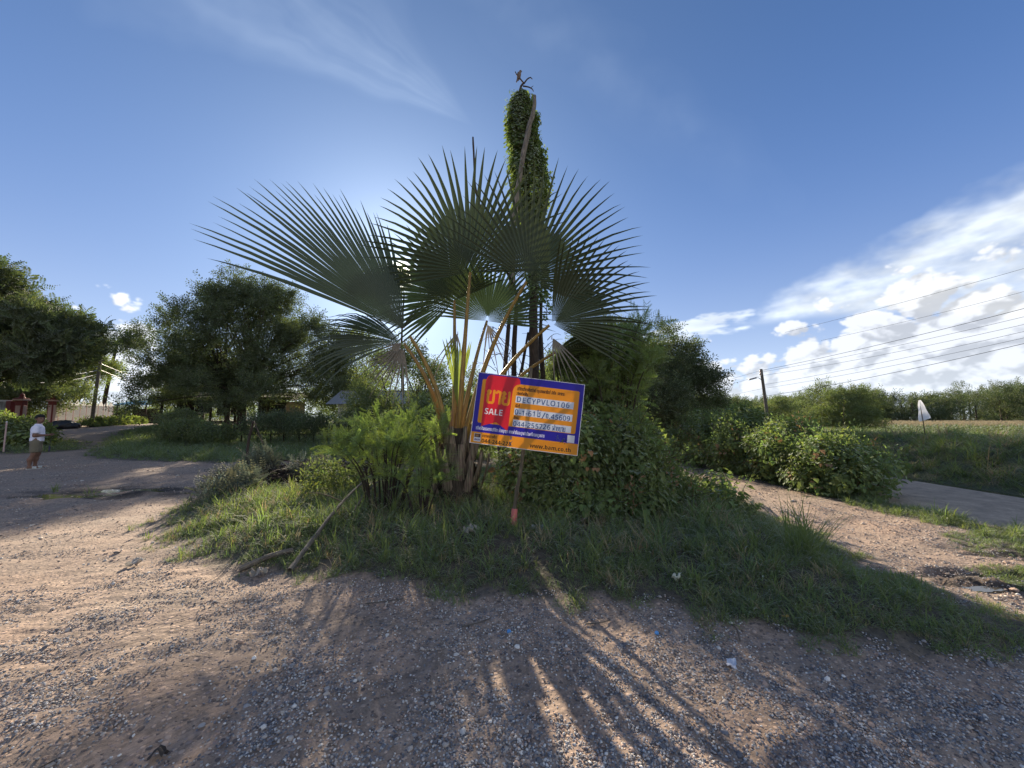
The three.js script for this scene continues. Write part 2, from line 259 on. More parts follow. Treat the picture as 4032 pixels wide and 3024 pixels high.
// standing water: roadside gutter and puddles in the churned mud
function waterSheet(name, outline, y, rough = 0.06) {
  const sh = new THREE.Shape(outline.map(([x, d]) => new THREE.Vector2(x, d))), g = new THREE.ShapeGeometry(sh, 6); g.rotateX(-PI / 2); g.translate(0, y, 0);
  const m = std([0.06, 0.055, 0.045], rough, { metalness: 0 }); structure(name, g, m);
}
{
  const ring = (cx, cd, rx, rd, s, n = 40) => Array.from({ length: n }, (_, i) => { const a = (i / n) * 2 * PI, k = 1 + 0.55 * fbm(Math.cos(a) * 1.4 + s, Math.sin(a) * 1.4, 3); return [cx + Math.cos(a) * rx * k, cd + Math.sin(a) * rd * k]; });
  waterSheet('puddle', ring(-7.4, 8.35, 1.5, 0.42, 1), -0.028);
  waterSheet('puddle_001', ring(-8.9, 7.75, 0.9, 0.28, 4), -0.03);
  waterSheet('puddle_002', ring(-5.7, 8.7, 0.7, 0.3, 7), -0.022);
  waterSheet('puddle_003', ring(-3.4, 10.0, 0.9, 0.25, 9), 0.02);
  waterSheet('puddle_004', ring(4.9, 3.72, 0.35, 0.07, 12), -0.03);
  waterSheet('puddle_005', ring(4.1, 3.62, 0.22, 0.05, 15), -0.03);
  const out = []; for (let i = 0; i <= 40; i++) { const d = 2 + i * 0.8; out.push([ROADX(d) + 2.92 + 0.05 * n2(d, 3), d]); } for (let i = 40; i >= 0; i--) { const d = 2 + i * 0.8; out.push([ROADX(d) + 3.36 + 0.1 * n2(d * 0.7, 8), d]); }
  waterSheet('gutter_water', out, -0.012, 0.12);
}

// ---------------------------------------------------------------- plant pieces
function bladeStrip(len, width, arch, lean, yaw, segs, ox = 0, oz = 0, fold = 0.25) {
  const p = [], c = Math.cos(yaw), s = Math.sin(yaw), row = [];
  for (let i = 0; i <= segs; i++) {
    const t = i / segs, a = lean + arch * t, w = width * (i === segs ? 0 : Math.min(1, 0.55 + t * 1.2) * (1 - Math.pow(t, 2.2))) / 2;
    const prev = row[i - 1], y = prev ? prev.y + Math.cos(a) * len / segs : 0, r = prev ? prev.r + Math.sin(a) * len / segs : 0;
    row.push({ y, r, w });
  }
  const P = (q, side) => [ox + q.r * c - side * q.w * s, q.y - Math.abs(side) * 0 + 0, oz + q.r * s + side * q.w * c];
  for (let i = 0; i < segs; i++) { const a = row[i], b = row[i + 1]; if (b.w > 0) p.push(...P(a, -1), ...P(a, 1), ...P(b, 1), ...P(a, -1), ...P(b, 1), ...P(b, -1)); else p.push(...P(a, -1), ...P(a, 1), ...P(b, 0)); }
  return p;
}
function tuft(seed, n, len, width, spread, arch, radius, segs = 3) { const R = rngOf(seed), p = []; for (let i = 0; i < n; i++) { const yaw = R() * 2 * PI, q = Math.sqrt(R()) * radius, an = R() * 2 * PI; p.push(...bladeStrip(len * (0.55 + 0.6 * R()), width * (0.7 + 0.5 * R()), arch * (0.4 + R()), spread * R(), yaw, segs, Math.cos(an) * q, Math.sin(an) * q)); } return tri(p); }
// pointed oval leaf, folded along its rib, lying along +y from the origin, face towards +z
function ovalLeaf(len, wid, fold = 0.25, droop = 0.15) {
  const h = len, w = wid / 2, f = wid * fold, d = -droop * len, pts = [[0, 0, 0], [w * 0.9, h * 0.38, f], [-w * 0.9, h * 0.38, f], [0, h * 0.42, d * 0.25], [w * 0.62, h * 0.74, f * 0.7 + d * 0.5], [-w * 0.62, h * 0.74, f * 0.7 + d * 0.5], [0, h, d]];
  return [[0, 1, 3], [0, 3, 2], [1, 4, 3], [3, 5, 2], [3, 4, 6], [3, 6, 5]].flatMap((t) => t.flatMap((i) => pts[i]));
}
function heartLeaf(len) {
  const h = len, P = [[0, 0, 0], [0.30, -0.16, 0.05], [0.52, 0.12, 0.10], [0.44, 0.46, 0.06], [0.18, 0.78, 0.0], [0, 1.04, -0.12], [0, 0.45, -0.03]].map(([x, y, z]) => [x * h, y * h, z * h]), m = (p) => [-p[0], p[1], p[2]], o = [];
  for (let i = 0; i < 5; i++) { o.push(...P[i], ...P[i + 1], ...P[6]); o.push(...m(P[i + 1]), ...m(P[i]), ...P[6]); }
  return o;
}
function place(points, pos, q, s = 1) { const v = V(0, 0, 0), o = []; for (let i = 0; i < points.length; i += 3) { v.set(points[i], points[i + 1], points[i + 2]).multiplyScalar(s).applyQuaternion(q).add(pos); o.push(v.x, v.y, v.z); } return o; }
const twigBit = (a, b, r) => { const u = V(0, 0, 1).cross(b.clone().sub(a)).normalize().multiplyScalar(r), w = V(0, 0, r), q = (p, k) => [p.x + k.x, p.y + k.y, p.z + k.z]; return [...q(a, u), ...q(a, u.clone().negate()), ...q(b, V(0, 0, 0)), ...q(a, w), ...q(a, w.clone().negate()), ...q(b, V(0, 0, 0))]; };
// a leafy twig about 0.45 m long along +y with alternate leaves
function leafyTwig(seed, n, len, leafLen, leafWid) {
  const R = rngOf(seed), p = [], side = 4;
  const pts = spline([[0, 0, 0], [0.06 * (R() - 0.5), len * 0.5, 0.05 * (R() - 0.5)], [0.1 * (R() - 0.5), len, -0.05]], 4);
  for (let i = 0; i < 4; i++) p.push(...twigBit(pts[i], pts[i + 1], 0.006 * (1 - i / 5)));
  for (let i = 0; i < n; i++) {
    const t = 0.12 + 0.88 * (i / (n - 1)), b = V(0, 0, 0).lerpVectors(pts[Math.min(3, Math.floor(t * 4))], pts[Math.min(4, Math.floor(t * 4) + 1)], (t * 4) % 1), an = i * 2.4 + R();
    const dir = V(Math.cos(an), 0.35 + 0.5 * R(), Math.sin(an)).normalize(), q = qFrom(dir, R() * 6.28);
    p.push(...place(ovalLeaf(leafLen * (0.7 + 0.5 * R()), leafWid * (0.8 + 0.4 * R())), b.addScaledVector(dir, 0.02 + 0.05 * R()), q));
  }
  return tri(p);
}
// a pinnate leaf: rachis along +y with pairs of leaflets
function pinnate(len, pairs, leaflet, width, droop, R) {
  const p = [], at = (t) => V(0, len * t * (1 - 0.18 * t), -droop * len * t * t);
  for (let i = 0; i < 3; i++) p.push(...twigBit(at(i / 3), at((i + 1) / 3), 0.003));
  for (let i = 1; i <= pairs; i++) for (const s of [-1, 1]) {
    const t = i / pairs, b = at(t), k = leaflet * (0.75 + 0.5 * Math.sin(t * PI) * 0.6) * (0.9 + 0.2 * R()), dir = V(s * 0.92, 0.34, -0.18 + 0.3 * (R() - 0.5)).normalize(), w = V(-dir.y * s, dir.x * s, 0.25).normalize().multiplyScalar(width / 2), e = b.clone().addScaledVector(dir, k), m = b.clone().addScaledVector(dir, k * 0.55);
    p.push(b.x, b.y, b.z, m.x + w.x, m.y + w.y, m.z + w.z, e.x, e.y, e.z, b.x, b.y, b.z, e.x, e.y, e.z, m.x - w.x, m.y - w.y, m.z - w.z);
  }
  return p;
}
function pinnateSpray(seed, leaves, len, pairs, leaflet, width) {
  const R = rngOf(seed), p = [];
  for (let i = 0; i < leaves; i++) { const t = i / leaves, an = i * 2.4 + R(), b = V(0.04 * (R() - 0.5), 0.34 * t, 0.04 * (R() - 0.5)), dir = V(Math.cos(an), 0.25 + 0.6 * t + 0.3 * R(), Math.sin(an)).normalize(); p.push(...place(pinnate(len * (0.75 + 0.5 * R()), pairs, leaflet, width, 0.35, R), b, qFrom(dir, R() * 6.28))); }
  p.push(...twigBit(V(0, 0, 0), V(0, 0.34, 0), 0.006));
  return tri(p);
}
// a twice-pinnate feathery leaf
function feather(seed, len, pairs, fine) {
  const R = rngOf(seed), p = [], at = (t) => V(0, len * t * (1 - 0.2 * t), -0.42 * len * t * t);
  for (let i = 0; i < 4; i++) p.push(...twigBit(at(i / 4), at((i + 1) / 4), 0.003));
  for (let i = 1; i <= pairs; i++) for (const s of [-1, 1]) { const t = 0.15 + 0.85 * i / pairs, dir = V(s * 0.95, 0.45, -0.25 + 0.3 * (R() - 0.5)).normalize(); p.push(...place(pinnate(len * 0.34 * (1 - 0.35 * Math.abs(t - 0.5)), fine, len * 0.055, len * 0.017, 0.25, R), at(t), qFrom(dir, s * 1.4 + R() * 0.4))); }
  return tri(p);
}
function heartSpray(seed, n, size, spread) {
  const R = rngOf(seed), p = [];
  for (let i = 0; i < n; i++) { const b = V((R() - 0.5) * spread, (R() - 0.5) * spread, (R() - 0.5) * spread * 0.6), q = new THREE.Quaternion().setFromEuler(new THREE.Euler(-0.5 + 0.9 * (R() - 0.5), 1.3 * (R() - 0.5), PI + 1.1 * (R() - 0.5))); p.push(...place(heartLeaf(size * (0.6 + 0.6 * R())), b, q)); p.push(...twigBit(b, b.clone().add(V((R() - 0.5) * 0.06, 0.06, -0.06)), 0.002)); }
  return tri(p);
}
const G_ = {
  twigA: leafyTwig(1, 16, 0.42, 0.085, 0.042), twigB: leafyTwig(2, 18, 0.5, 0.075, 0.04), twigSmall: leafyTwig(3, 18, 0.4, 0.055, 0.03),
  pinA: pinnateSpray(4, 7, 0.28, 6, 0.07, 0.03), pinB: pinnateSpray(5, 8, 0.32, 7, 0.075, 0.03),
  featA: feather(6, 0.32, 7, 10), featB: feather(7, 0.26, 6, 9),
  heartA: heartSpray(8, 6, 0.075, 0.3), heartB: heartSpray(9, 7, 0.06, 0.26), heartC: heartSpray(10, 5, 0.095, 0.32),
  grassA: tuft(11, 15, 0.26, 0.012, 0.9, 1.2, 0.07, 4), grassB: tuft(12, 16, 0.19, 0.011, 1.1, 1.3, 0.09), grassC: tuft(13, 14, 0.34, 0.013, 0.75, 1.3, 0.06, 4), turf: tuft(14, 18, 0.11, 0.006, 0.9, 0.9, 0.06),
  far: tuft(15, 16, 0.42, 0.02, 0.6, 0.8, 0.14),
};
const bark = (() => { const R = rngOf(31); const t = tileTex(256, (u, v) => { const k = 0.62 + 0.2 * tn(u, v * 0.5, 14, 2) + 0.12 * n2(u * 40, v * 4) + (R() - 0.5) * 0.14; return [k, k * 0.97, k * 0.93]; }); return t; })();
const barkMat = (rgb) => { const m = std(rgb, 0.95, { map: bark, bumpMap: bark, bumpScale: 0.012 }); return m; };
const MT = {
  dark: leafMat([0.09, 0.122, 0.033], 0.5), mid: leafMat([0.135, 0.178, 0.04], 0.58), light: leafMat([0.175, 0.23, 0.042], 0.6), feather: leafMat([0.2, 0.28, 0.045], 0.62), vine: leafMat([0.17, 0.235, 0.05], 0.6, 0.93),
  grass: leafMat([0.175, 0.235, 0.048], 0.6), dry: leafMat([0.38, 0.3, 0.15], 0.45), brown: leafMat([0.25, 0.14, 0.06], 0.4),
  trunk: barkMat([0.17, 0.13, 0.10]), pale: barkMat([0.56, 0.5, 0.43]), deadwood: barkMat([0.20, 0.15, 0.12]),
};
// a tree: trunk with limbs reaching into clumps, and a crown of leafy twigs in those clumps
function tree(name, label, { base, trunkR = 0.15, fork = 0.35, top, lobes, clumps = 60, clumpR = 0.8, sprays = 3000, kinds = ['twigA'], scale = 1, mat = MT.dark, wood = MT.trunk, seed = 1, group, flat = 0.75, droop = 0, stems = 1, shell = 0.5, limbs = 1 }) {
  const R = rngOf(seed), t = thing(name, label, 'tree', base, 0, group), woodG = [], centres = [];
  const vol = lobes.map((l) => l[3] * l[4] * l[5]), total = vol.reduce((a, b) => a + b, 0);
  for (let tries = 0; centres.length < clumps && tries < clumps * 40; tries++) {
    let k = R() * total, li = 0; while (k > vol[li] && li < lobes.length - 1) k -= vol[li++];
    const l = lobes[li], u = V(R() * 2 - 1, R() * 2 - 1, R() * 2 - 1); if (u.length() > 1 || u.length() < 0.05) continue;
    const rr = Math.pow(u.length(), shell); u.normalize().multiplyScalar(rr);
    const c = V(l[0] + u.x * l[3], l[1] + u.y * l[4], l[2] + u.z * l[5]); if (c.y < 0.2) continue;
    if (tries < clumps * 20 && centres.some((q) => q.distanceTo(c) < clumpR * 0.6)) continue; centres.push(c);
  }
  const tops = top ?? [0, (Math.max(...lobes.map((l) => l[1] + l[4]))) * 0.75, 0], tp = V(...tops);
  const trunks = Array.from({ length: stems }, (_, s) => { const a = s * 2.4 + 0.5, off = stems > 1 ? trunkR * 2.2 : 0, end = tp.clone().add(V(Math.cos(a) * off * 5, 0, Math.sin(a) * off * 5)); return spline([[Math.cos(a) * off, -0.15, Math.sin(a) * off], [Math.cos(a) * off + 0.15 * (R() - 0.5), tp.y * 0.3, Math.sin(a) * off], [lerp(0, end.x, 0.6) + 0.3 * (R() - 0.5), tp.y * 0.65, lerp(0, end.z, 0.6)], end], 12); });
  trunks.forEach((p, s) => woodG.push(stem(p, taper(13, trunkR * (stems > 1 ? 0.7 : 1), trunkR * 0.25), 8, 0.15, seed + s)));
  centres.forEach((c, i) => { if (R() > limbs) return; const p = trunks[i % trunks.length], f = clamp((c.y / tp.y) * 0.6 - 0.1, fork, 0.92), a = p[Math.floor(f * 12)].clone(), mid = a.clone().lerp(c, 0.5).add(V(0, 0.12 * a.distanceTo(c), 0)); woodG.push(stem(bez(a, mid, c, 5), taper(6, Math.max(0.018, trunkR * 0.32 * (1 - f * 0.5)), 0.008), 5)); });
  part('trunk', merge(woodG), wood, t);
  const per = Math.ceil(sprays / kinds.length), crown = new THREE.Group(); crown.name = 'crown'; t.add(crown); crown.userData.kind = 'stuff';
  kinds.forEach((k) => {
    const list = [];
    for (let i = 0; i < per; i++) {
      const c = centres[Math.floor(R() * centres.length)]; const u = V(R() * 2 - 1, R() * 2 - 1, R() * 2 - 1); if (u.length() > 1) u.normalize().multiplyScalar(R()); const rad = clumpR * (0.75 + 0.5 * R());
      const p = c.clone().add(V(u.x * rad, u.y * rad * flat, u.z * rad)), dir = V(u.x + 0.25 * (p.x - tp.x) / 3, u.y + 0.35 - droop, u.z + 0.25 * (p.z - tp.z) / 3).add(V(R() - 0.5, R() - 0.5, R() - 0.5));
      list.push(M4(p, qFrom(dir.normalize(), R() * 6.28), scale * (0.7 + 0.6 * R())));
    }
    scatter('foliage', G_[k], mat, list, crown, tintOf(R, 0.3, 0.12));
  });
  return t;
}

// ---------------------------------------------------------------- trees and shrubs
const on = (x, z, dy = 0) => [x, groundAt(x, z) + dy, z];
tree('broad_tree', 'large dense dark green tree shading the wooden house behind the grass verge', { base: on(-19.4, -28), trunkR: 0.25, stems: 3, lobes: [[0.25, 6.4, 0, 4.9, 4.0, 3.8], [-4.3, 4.9, 0.5, 2.5, 2.9, 2.4], [4.4, 5.0, 0.25, 2.7, 3.0, 2.6], [-0.7, 9.1, 0, 2.7, 1.9, 2.1], [0.5, 2.7, 2.0, 6.4, 1.15, 1.6], [6.6, 3.6, 0, 1.7, 1.8, 1.6], [-1, 2.2, 4, 6, 0.8, 1.0]], clumps: 130, clumpR: 0.9, sprays: 12000, kinds: ['twigA', 'twigB'], scale: 1.4, seed: 101, shell: 0.45 });
tree('feathery_tree', 'tall dark fine-leaved tree at the left picture edge above the grey wall', { base: on(-27, -19), trunkR: 0.22, lobes: [[-1.5, 6.2, 0, 3.6, 2.6, 3], [2.2, 5.2, -0.5, 3.0, 1.7, 2.2], [4.0, 4.6, -1, 2.2, 1.2, 1.5], [0, 8.0, 0, 1.8, 1.0, 1.4], [-2, 3.6, 1, 3, 1.5, 2]], clumps: 75, clumpR: 0.8, sprays: 4800, kinds: ['pinA', 'pinB'], scale: 1.75, seed: 102, flat: 0.5, droop: 0.15, shell: 0.4, mat: MT.dark });
tree('roadside_tree', 'sunlit yellow-green tree overhanging the white peaked fence', { base: on(-40.5, -37), trunkR: 0.12, lobes: [[0, 5.2, 0, 2.6, 1.6, 2.0], [2.7, 4.7, 0.5, 1.8, 1.2, 1.6], [-3, 5.0, 0, 2, 1.5, 1.8], [1, 6.8, 0, 1.1, 0.8, 1]], clumps: 34, clumpR: 0.6, sprays: 1100, kinds: ['twigA'], scale: 1.7, mat: MT.light, seed: 103 });
tree('roadside_tree', 'mid green tree standing behind the maroon gate pillars', { base: on(-37.5, -30), trunkR: 0.14, lobes: [[0, 3.6, 0, 2.8, 2.2, 2.4], [2.6, 2.9, -1, 1.8, 1.6, 1.6], [-2, 5, 0, 2, 1.6, 1.6]], clumps: 46, clumpR: 0.75, sprays: 2800, kinds: ['twigB'], scale: 1.7, mat: MT.mid, seed: 104 });
tree('roadside_tree', 'dark tree beside the blue-roofed shed at the bend of the dirt road', { base: on(-31, -40), trunkR: 0.16, lobes: [[0, 4.2, 0, 3.4, 2.4, 2.6], [-3, 3.2, 0, 2, 1.6, 1.8], [3, 3, 1, 2.4, 2, 2]], clumps: 50, clumpR: 0.85, sprays: 2600, kinds: ['twigB'], scale: 1.9, mat: MT.mid, seed: 105 });
tree('small_tree', 'yellow-green leafy tree between the big dark tree and the palm', { base: on(-12.0, -30), trunkR: 0.13, stems: 2, lobes: [[0, 4.7, 0, 2.4, 2.2, 2.2], [-1.9, 3.3, 0.3, 1.9, 1.9, 1.7], [1.9, 3.5, 0.2, 1.9, 1.8, 1.7]], clumps: 50, clumpR: 0.7, sprays: 2400, kinds: ['twigA', 'twigSmall'], scale: 1.6, mat: MT.mid, seed: 106 });
tree('added_shade_tree', 'added thin-trunked tree mostly unseen behind the palm leaves, its high crown shading the foreground', { base: on(-8.6, -31), trunkR: 0.17, fork: 0.75, top: [0, 10.8, 0], lobes: [[-2.6, 11.2, 0, 1.7, 0.75, 1.5], [-0.9, 11.7, 0, 1.1, 0.8, 1.3], [2.7, 11.1, 0, 0.9, 0.6, 1.4], [4.4, 11.5, 0, 1.2, 0.7, 1.3]], clumps: 40, clumpR: 0.5, sprays: 2300, kinds: ['twigA', 'twigB'], scale: 1.5, mat: MT.mid, seed: 112, shell: 0.6 });  // added tree, crown height and gaps shaped to throw the foreground shade
tree('small_tree', 'dark bushy tree right behind the palm leaf stalks', { base: on(-4.6, -17.5), trunkR: 0.1, stems: 2, lobes: [[0, 2.6, 0, 1.9, 1.7, 1.5], [1.6, 2.2, 0, 1.4, 1.5, 1.3], [-1.5, 1.8, 0.3, 1.1, 1.2, 1.1]], clumps: 50, clumpR: 0.5, sprays: 2500, kinds: ['twigSmall', 'twigA'], scale: 1.1, mat: MT.mid, seed: 107 });
tree('small_tree', 'mid green tree showing between the palm and the dark vine-hung tree on the right', { base: on(6.2, -27), trunkR: 0.16, stems: 2, lobes: [[0, 5.2, 0, 2.9, 2.6, 2.4], [-2.1, 4, 0, 2.1, 2.3, 2], [2.4, 4.6, 0.2, 1.9, 2.0, 1.9]], clumps: 54, clumpR: 0.8, sprays: 3600, kinds: ['twigA'], scale: 1.5, mat: MT.mid, seed: 108 });
tree('broad_tree', 'dark conical tree on the right beside the dirt track', { base: on(6.1, -15.6), trunkR: 0.13, lobes: [[0, 2.3, 0, 1.75, 1.6, 1.5], [0.3, 3.7, 0, 1.15, 1.15, 1.0], [0.4, 4.6, 0, 0.5, 0.55, 0.5], [1.2, 2.4, 0, 0.9, 1.1, 0.9], [-1.2, 2.0, 0.2, 1.0, 1.2, 1]], clumps: 70, clumpR: 0.42, sprays: 6500, kinds: ['twigSmall', 'twigA'], scale: 0.95, seed: 109 });
tree('round_tree', 'lone round-crowned tree at the edge of the maize field', { base: on(31, -37), trunkR: 0.2, lobes: [[-1.0, 2.6, 0, 2.3, 1.9, 2], [1.3, 2.7, 0, 1.5, 1.3, 1.5], [-0.4, 1.4, 0, 2.9, 1.3, 2]], clumps: 46, clumpR: 0.7, sprays: 2600, kinds: ['twigB'], scale: 1.5, mat: MT.mid, seed: 110 });
tree('small_tree', 'small far tree between the utility pole and the round-crowned tree', { base: on(41, -62), trunkR: 0.14, lobes: [[0, 2.2, 0, 2.4, 1.9, 2], [3.4, 2.4, -2, 2.0, 1.9, 1.6], [-3, 1.3, 0, 2, 1.3, 1.5]], clumps: 34, clumpR: 0.8, sprays: 1300, kinds: ['twigB'], scale: 2.2, mat: MT.mid, seed: 111 });
// thin-leaved tree over the vine bush, bright against the sun
function featherTree(name, label, base, stemsTo, leaves, scale, seed, mat) {
  const R = rngOf(seed), t = thing(name, label, name.includes('tree') ? 'tree' : 'sapling', base), wood = [], list = [], listB = [];
  for (const [x, y, z] of stemsTo) {
    const p = spline([[0.1 * (R() - 0.5) + x * 0.25, -0.1, 0.1 * (R() - 0.5) + z * 0.25], [x * 0.45, y * 0.5, z * 0.35], [x * 0.7, y * 0.85, z * 0.7], [x, y, z]], 12); wood.push(stem(p, taper(13, 0.008 + 0.008 * y, 0.003), 5));
    for (let i = 0; i < leaves; i++) { const f = 0.3 + 0.7 * Math.pow(R(), 0.7), b = p[Math.min(12, Math.floor(f * 12.9))], an = R() * 6.28, dir = V(Math.cos(an), 0.5 + 0.4 * R(), Math.sin(an)); (R() < 0.5 ? list : listB).push(M4(b.clone().add(V((R() - 0.5) * 0.1, (R() - 0.5) * 0.1, (R() - 0.5) * 0.1)), qFrom(dir, R() * 6.28), scale * (0.7 + 0.6 * R()))); }
  }
  part('trunk', merge(wood), MT.trunk, t);
  const crown = new THREE.Group(); crown.name = 'crown'; crown.userData.kind = 'stuff'; t.add(crown);
  scatter('foliage', G_.featA, mat, list, crown, tintOf(R, 0.25, 0.1)); scatter('foliage', G_.featB, mat, listB, crown, tintOf(R, 0.25, 0.1));
}
{
  const R = rngOf(201), ring = (n, r, h0, h1, fz = 1) => Array.from({ length: n }, (_, i) => { const a = i * 2.4 + R(), q = r * Math.sqrt(R()); return [Math.cos(a) * q, lerp(h0, h1, 1 - (q / r) * 0.6 * R()) * (0.85 + 0.2 * R()), Math.sin(a) * q * fz]; });
  featherTree('feathery_tree', 'bright green feathery-leaved tree rising behind the vine bush and sign', on(1.75, -6.9), ring(40, 0.95, 1.3, 3.0), 24, 1.15, 202, MT.feather);
  featherTree('feathery_sapling', 'light green feathery sapling arching beside the palm trunk', on(-1.75, -5.6), ring(20, 0.85, 0.45, 1.28), 13, 1.05, 203, MT.feather);
  featherTree('feathery_sapling', 'low feathery sapling in the grass below the palm trunk', on(-1.15, -5.2), ring(9, 0.4, 0.3, 0.8), 13, 0.75, 204, MT.feather);
}
// mounds of climbing vine: leaves hang on the outside of uneven lobes
function vineMound(name, label, category, lobes, { sprays, kinds, mat, seed, scale = 1, stems = 40, trailing = 0, inner = 0.2, rag = 0.26, split = 0, dead = 0, shoot = 1 }) {
  const cx = lobes.reduce((s, l) => s + l[0], 0) / lobes.length, cz = lobes.reduce((s, l) => s + l[2], 0) / lobes.length, base = [cx, groundAt(cx, cz), cz], R = rngOf(seed), t = thing(name, label, category, base), o = V(...base), wood = [];
  const R0 = rngOf(seed + 7); if (split) { const big = lobes; lobes = []; for (const l of big) for (let i = 0; i < split; i++) { const u = V(R0() * 2 - 1, R0() * 1.7 - 0.7, R0() * 2 - 1).normalize().multiplyScalar(0.45 + 0.6 * R0()), k = 0.34 + 0.34 * R0(); lobes.push([l[0] + u.x * l[3], Math.max(0.12, l[1] + u.y * l[4]), l[2] + u.z * l[5], l[3] * k * 1.1, l[4] * k, l[5] * k * 1.1]); } }
  const area = lobes.map((l) => l[3] * l[4] + l[4] * l[5] + l[3] * l[5]), total = area.reduce((a, b) => a + b, 0);
  const pick = () => { let k = R() * total, i = 0; while (k > area[i] && i < lobes.length - 1) k -= area[i++]; return lobes[i]; };
  const surf = (grow = 1) => { const l = pick(); for (;;) { const u = V(R() * 2 - 1, R() * 2 - 1, R() * 2 - 1); if (u.length() > 1 || u.length() < 0.1) continue; u.normalize(); if (u.y < -0.65) continue; const k = (1 + rag * n3(u.x * 2 + l[0] * 3, u.y * 2, u.z * 2 + l[2]) + rag * 0.6 * n3(u.x * 5 + l[0] * 3, u.y * 5, u.z * 5 + l[2])) * grow, p = V(l[0] + u.x * l[3] * k, l[1] + u.y * l[4] * k, l[2] + u.z * l[5] * k); return { p, u, l }; } };
  for (let i = 0; i < stems; i++) { const { p, l: q } = surf(0.72), a = V(q[0] + (R() - 0.5) * q[3] * 0.8, groundAt(q[0], q[2]) - 0.05, q[2] + (R() - 0.5) * q[5] * 0.8); wood.push(stem(bez(a.sub(o), p.clone().lerp(a, 0.5).add(V(0.15 * (R() - 0.5), 0.12, 0.15 * (R() - 0.5))), p.sub(o), 6), taper(7, 0.012, 0.004), 4)); }
  const lists = kinds.map(() => []);
  for (let i = 0; i < sprays; i++) {
    const { p, u } = surf(R() < inner ? 0.55 + 0.4 * R() : 0.9 + 0.2 * R()); if (p.y < groundAt(p.x, p.z) + 0.03) continue;
    const q = new THREE.Quaternion().setFromUnitVectors(V(0, 0, 1), V(u.x + 0.5 * (R() - 0.5), u.y * 0.7 + 0.25 + 0.4 * (R() - 0.5), u.z + 0.5 * (R() - 0.5)).normalize());
    lists[Math.floor(R() * kinds.length)].push(M4(p.sub(o), q, scale * (0.6 + 0.8 * R())));
  }
  for (let i = 0; i < trailing; i++) {   // shoots that reach out of the mound
    const { p, u } = surf(1), out = V(u.x, Math.max(0.2, u.y) + 0.5 * R(), u.z).normalize(), L = (0.25 + 0.5 * R()) * shoot, e = p.clone().addScaledVector(out, L).add(V(0, -0.08, 0)), m = p.clone().addScaledVector(out, L * 0.6).add(V(0, 0.1, 0)), c = bez(p, m, e, 8).map((q) => q.sub(o)); wood.push(stem(c, taper(9, 0.005, 0.002), 3));
    for (let k = 1; k < 9; k++) lists[k % kinds.length].push(M4(c[k], new THREE.Quaternion().setFromEuler(new THREE.Euler(R() * 1.2 - 0.6, R() * 6.28, R() - 0.5)), scale * 0.34 * (1.2 - k * 0.07)));
  }
  part('stems', merge(wood), MT.trunk, t);
  const f = new THREE.Group(); f.name = 'foliage'; f.userData.kind = 'stuff'; t.add(f); kinds.forEach((k, i) => { const n = Math.floor(lists[i].length * dead); scatter('leaves', G_[k], mat, lists[i].slice(n), f, tintOf(R, 0.35, 0.16)); if (n) scatter('dead_leaves', G_[k], MT.brown, lists[i].slice(0, n), f, tintOf(R, 0.3, 0.1)); });
  return t;
}
vineMound('vine_bush', 'big dark mound of heart-leaved vine behind and right of the sale sign', 'bush', [[0.75, 0.55, -5.75, 0.55, 0.5, 0.38], [1.25, 0.7, -5.8, 0.5, 0.65, 0.45], [1.65, 0.85, -6.0, 0.45, 0.65, 0.45], [1.95, 0.6, -6.2, 0.42, 0.6, 0.5], [2.35, 0.38, -6.1, 0.38, 0.36, 0.42], [1.35, 1.4, -7.0, 0.6, 0.7, 0.55], [0.35, 0.45, -5.9, 0.45, 0.5, 0.4], [1.85, 1.15, -7.4, 0.5, 0.6, 0.6], [1.15, 0.22, -5.35, 0.5, 0.26, 0.28], [1.75, 0.26, -5.5, 0.42, 0.26, 0.32], [2.3, 0.7, -7.2, 0.35, 0.42, 0.45]], { sprays: 6800, kinds: ['heartA', 'heartB', 'twigSmall'], mat: MT.vine, seed: 301, stems: 70, trailing: 120, scale: 0.95, inner: 0.3, rag: 0.42, split: 9, dead: 0.03, shoot: 1.5 });
vineMound('vine_bush', 'sunlit yellow-green vine bush between the dirt track and the paved road', 'bush', [[6.55, 0.4, -7.9, 0.7, 0.55, 0.7], [6.45, 0.6, -9.0, 0.8, 0.75, 0.9], [6.4, 0.7, -10.3, 0.8, 0.85, 1.0], [6.35, 0.7, -11.8, 0.8, 0.85, 1.0], [6.4, 0.7, -13.2, 0.85, 0.85, 1.0], [6.1, 0.3, -8.9, 0.4, 0.35, 0.7], [6.0, 0.3, -10.6, 0.4, 0.35, 0.9], [6.95, 0.35, -8.2, 0.5, 0.45, 0.6], [5.9, 0.5, -14.4, 0.9, 0.6, 1.0], [6.25, 0.6, -9.7, 0.7, 0.65, 0.7], [6.25, 0.65, -12.5, 0.8, 0.75, 0.8], [6.1, 0.45, -11.2, 0.7, 0.5, 0.8]], { sprays: 9500, kinds: ['heartA', 'heartB', 'twigSmall'], mat: MT.vine, seed: 302, stems: 60, trailing: 190, scale: 0.95, rag: 0.3, split: 9, dead: 0.02, shoot: 1.3 });
vineMound('roadside_bush', 'sunlit bush in front of the grey wall at the left edge', 'bush', [[-23.6, 0.6, -18.6, 1.1, 0.65, 0.8], [-25.2, 0.65, -18.8, 1.2, 0.8, 0.8], [-22.3, 0.45, -18.6, 0.7, 0.4, 0.6]], { sprays: 1700, kinds: ['twigA', 'heartC'], mat: MT.light, seed: 303, scale: 1.6, stems: 20 });
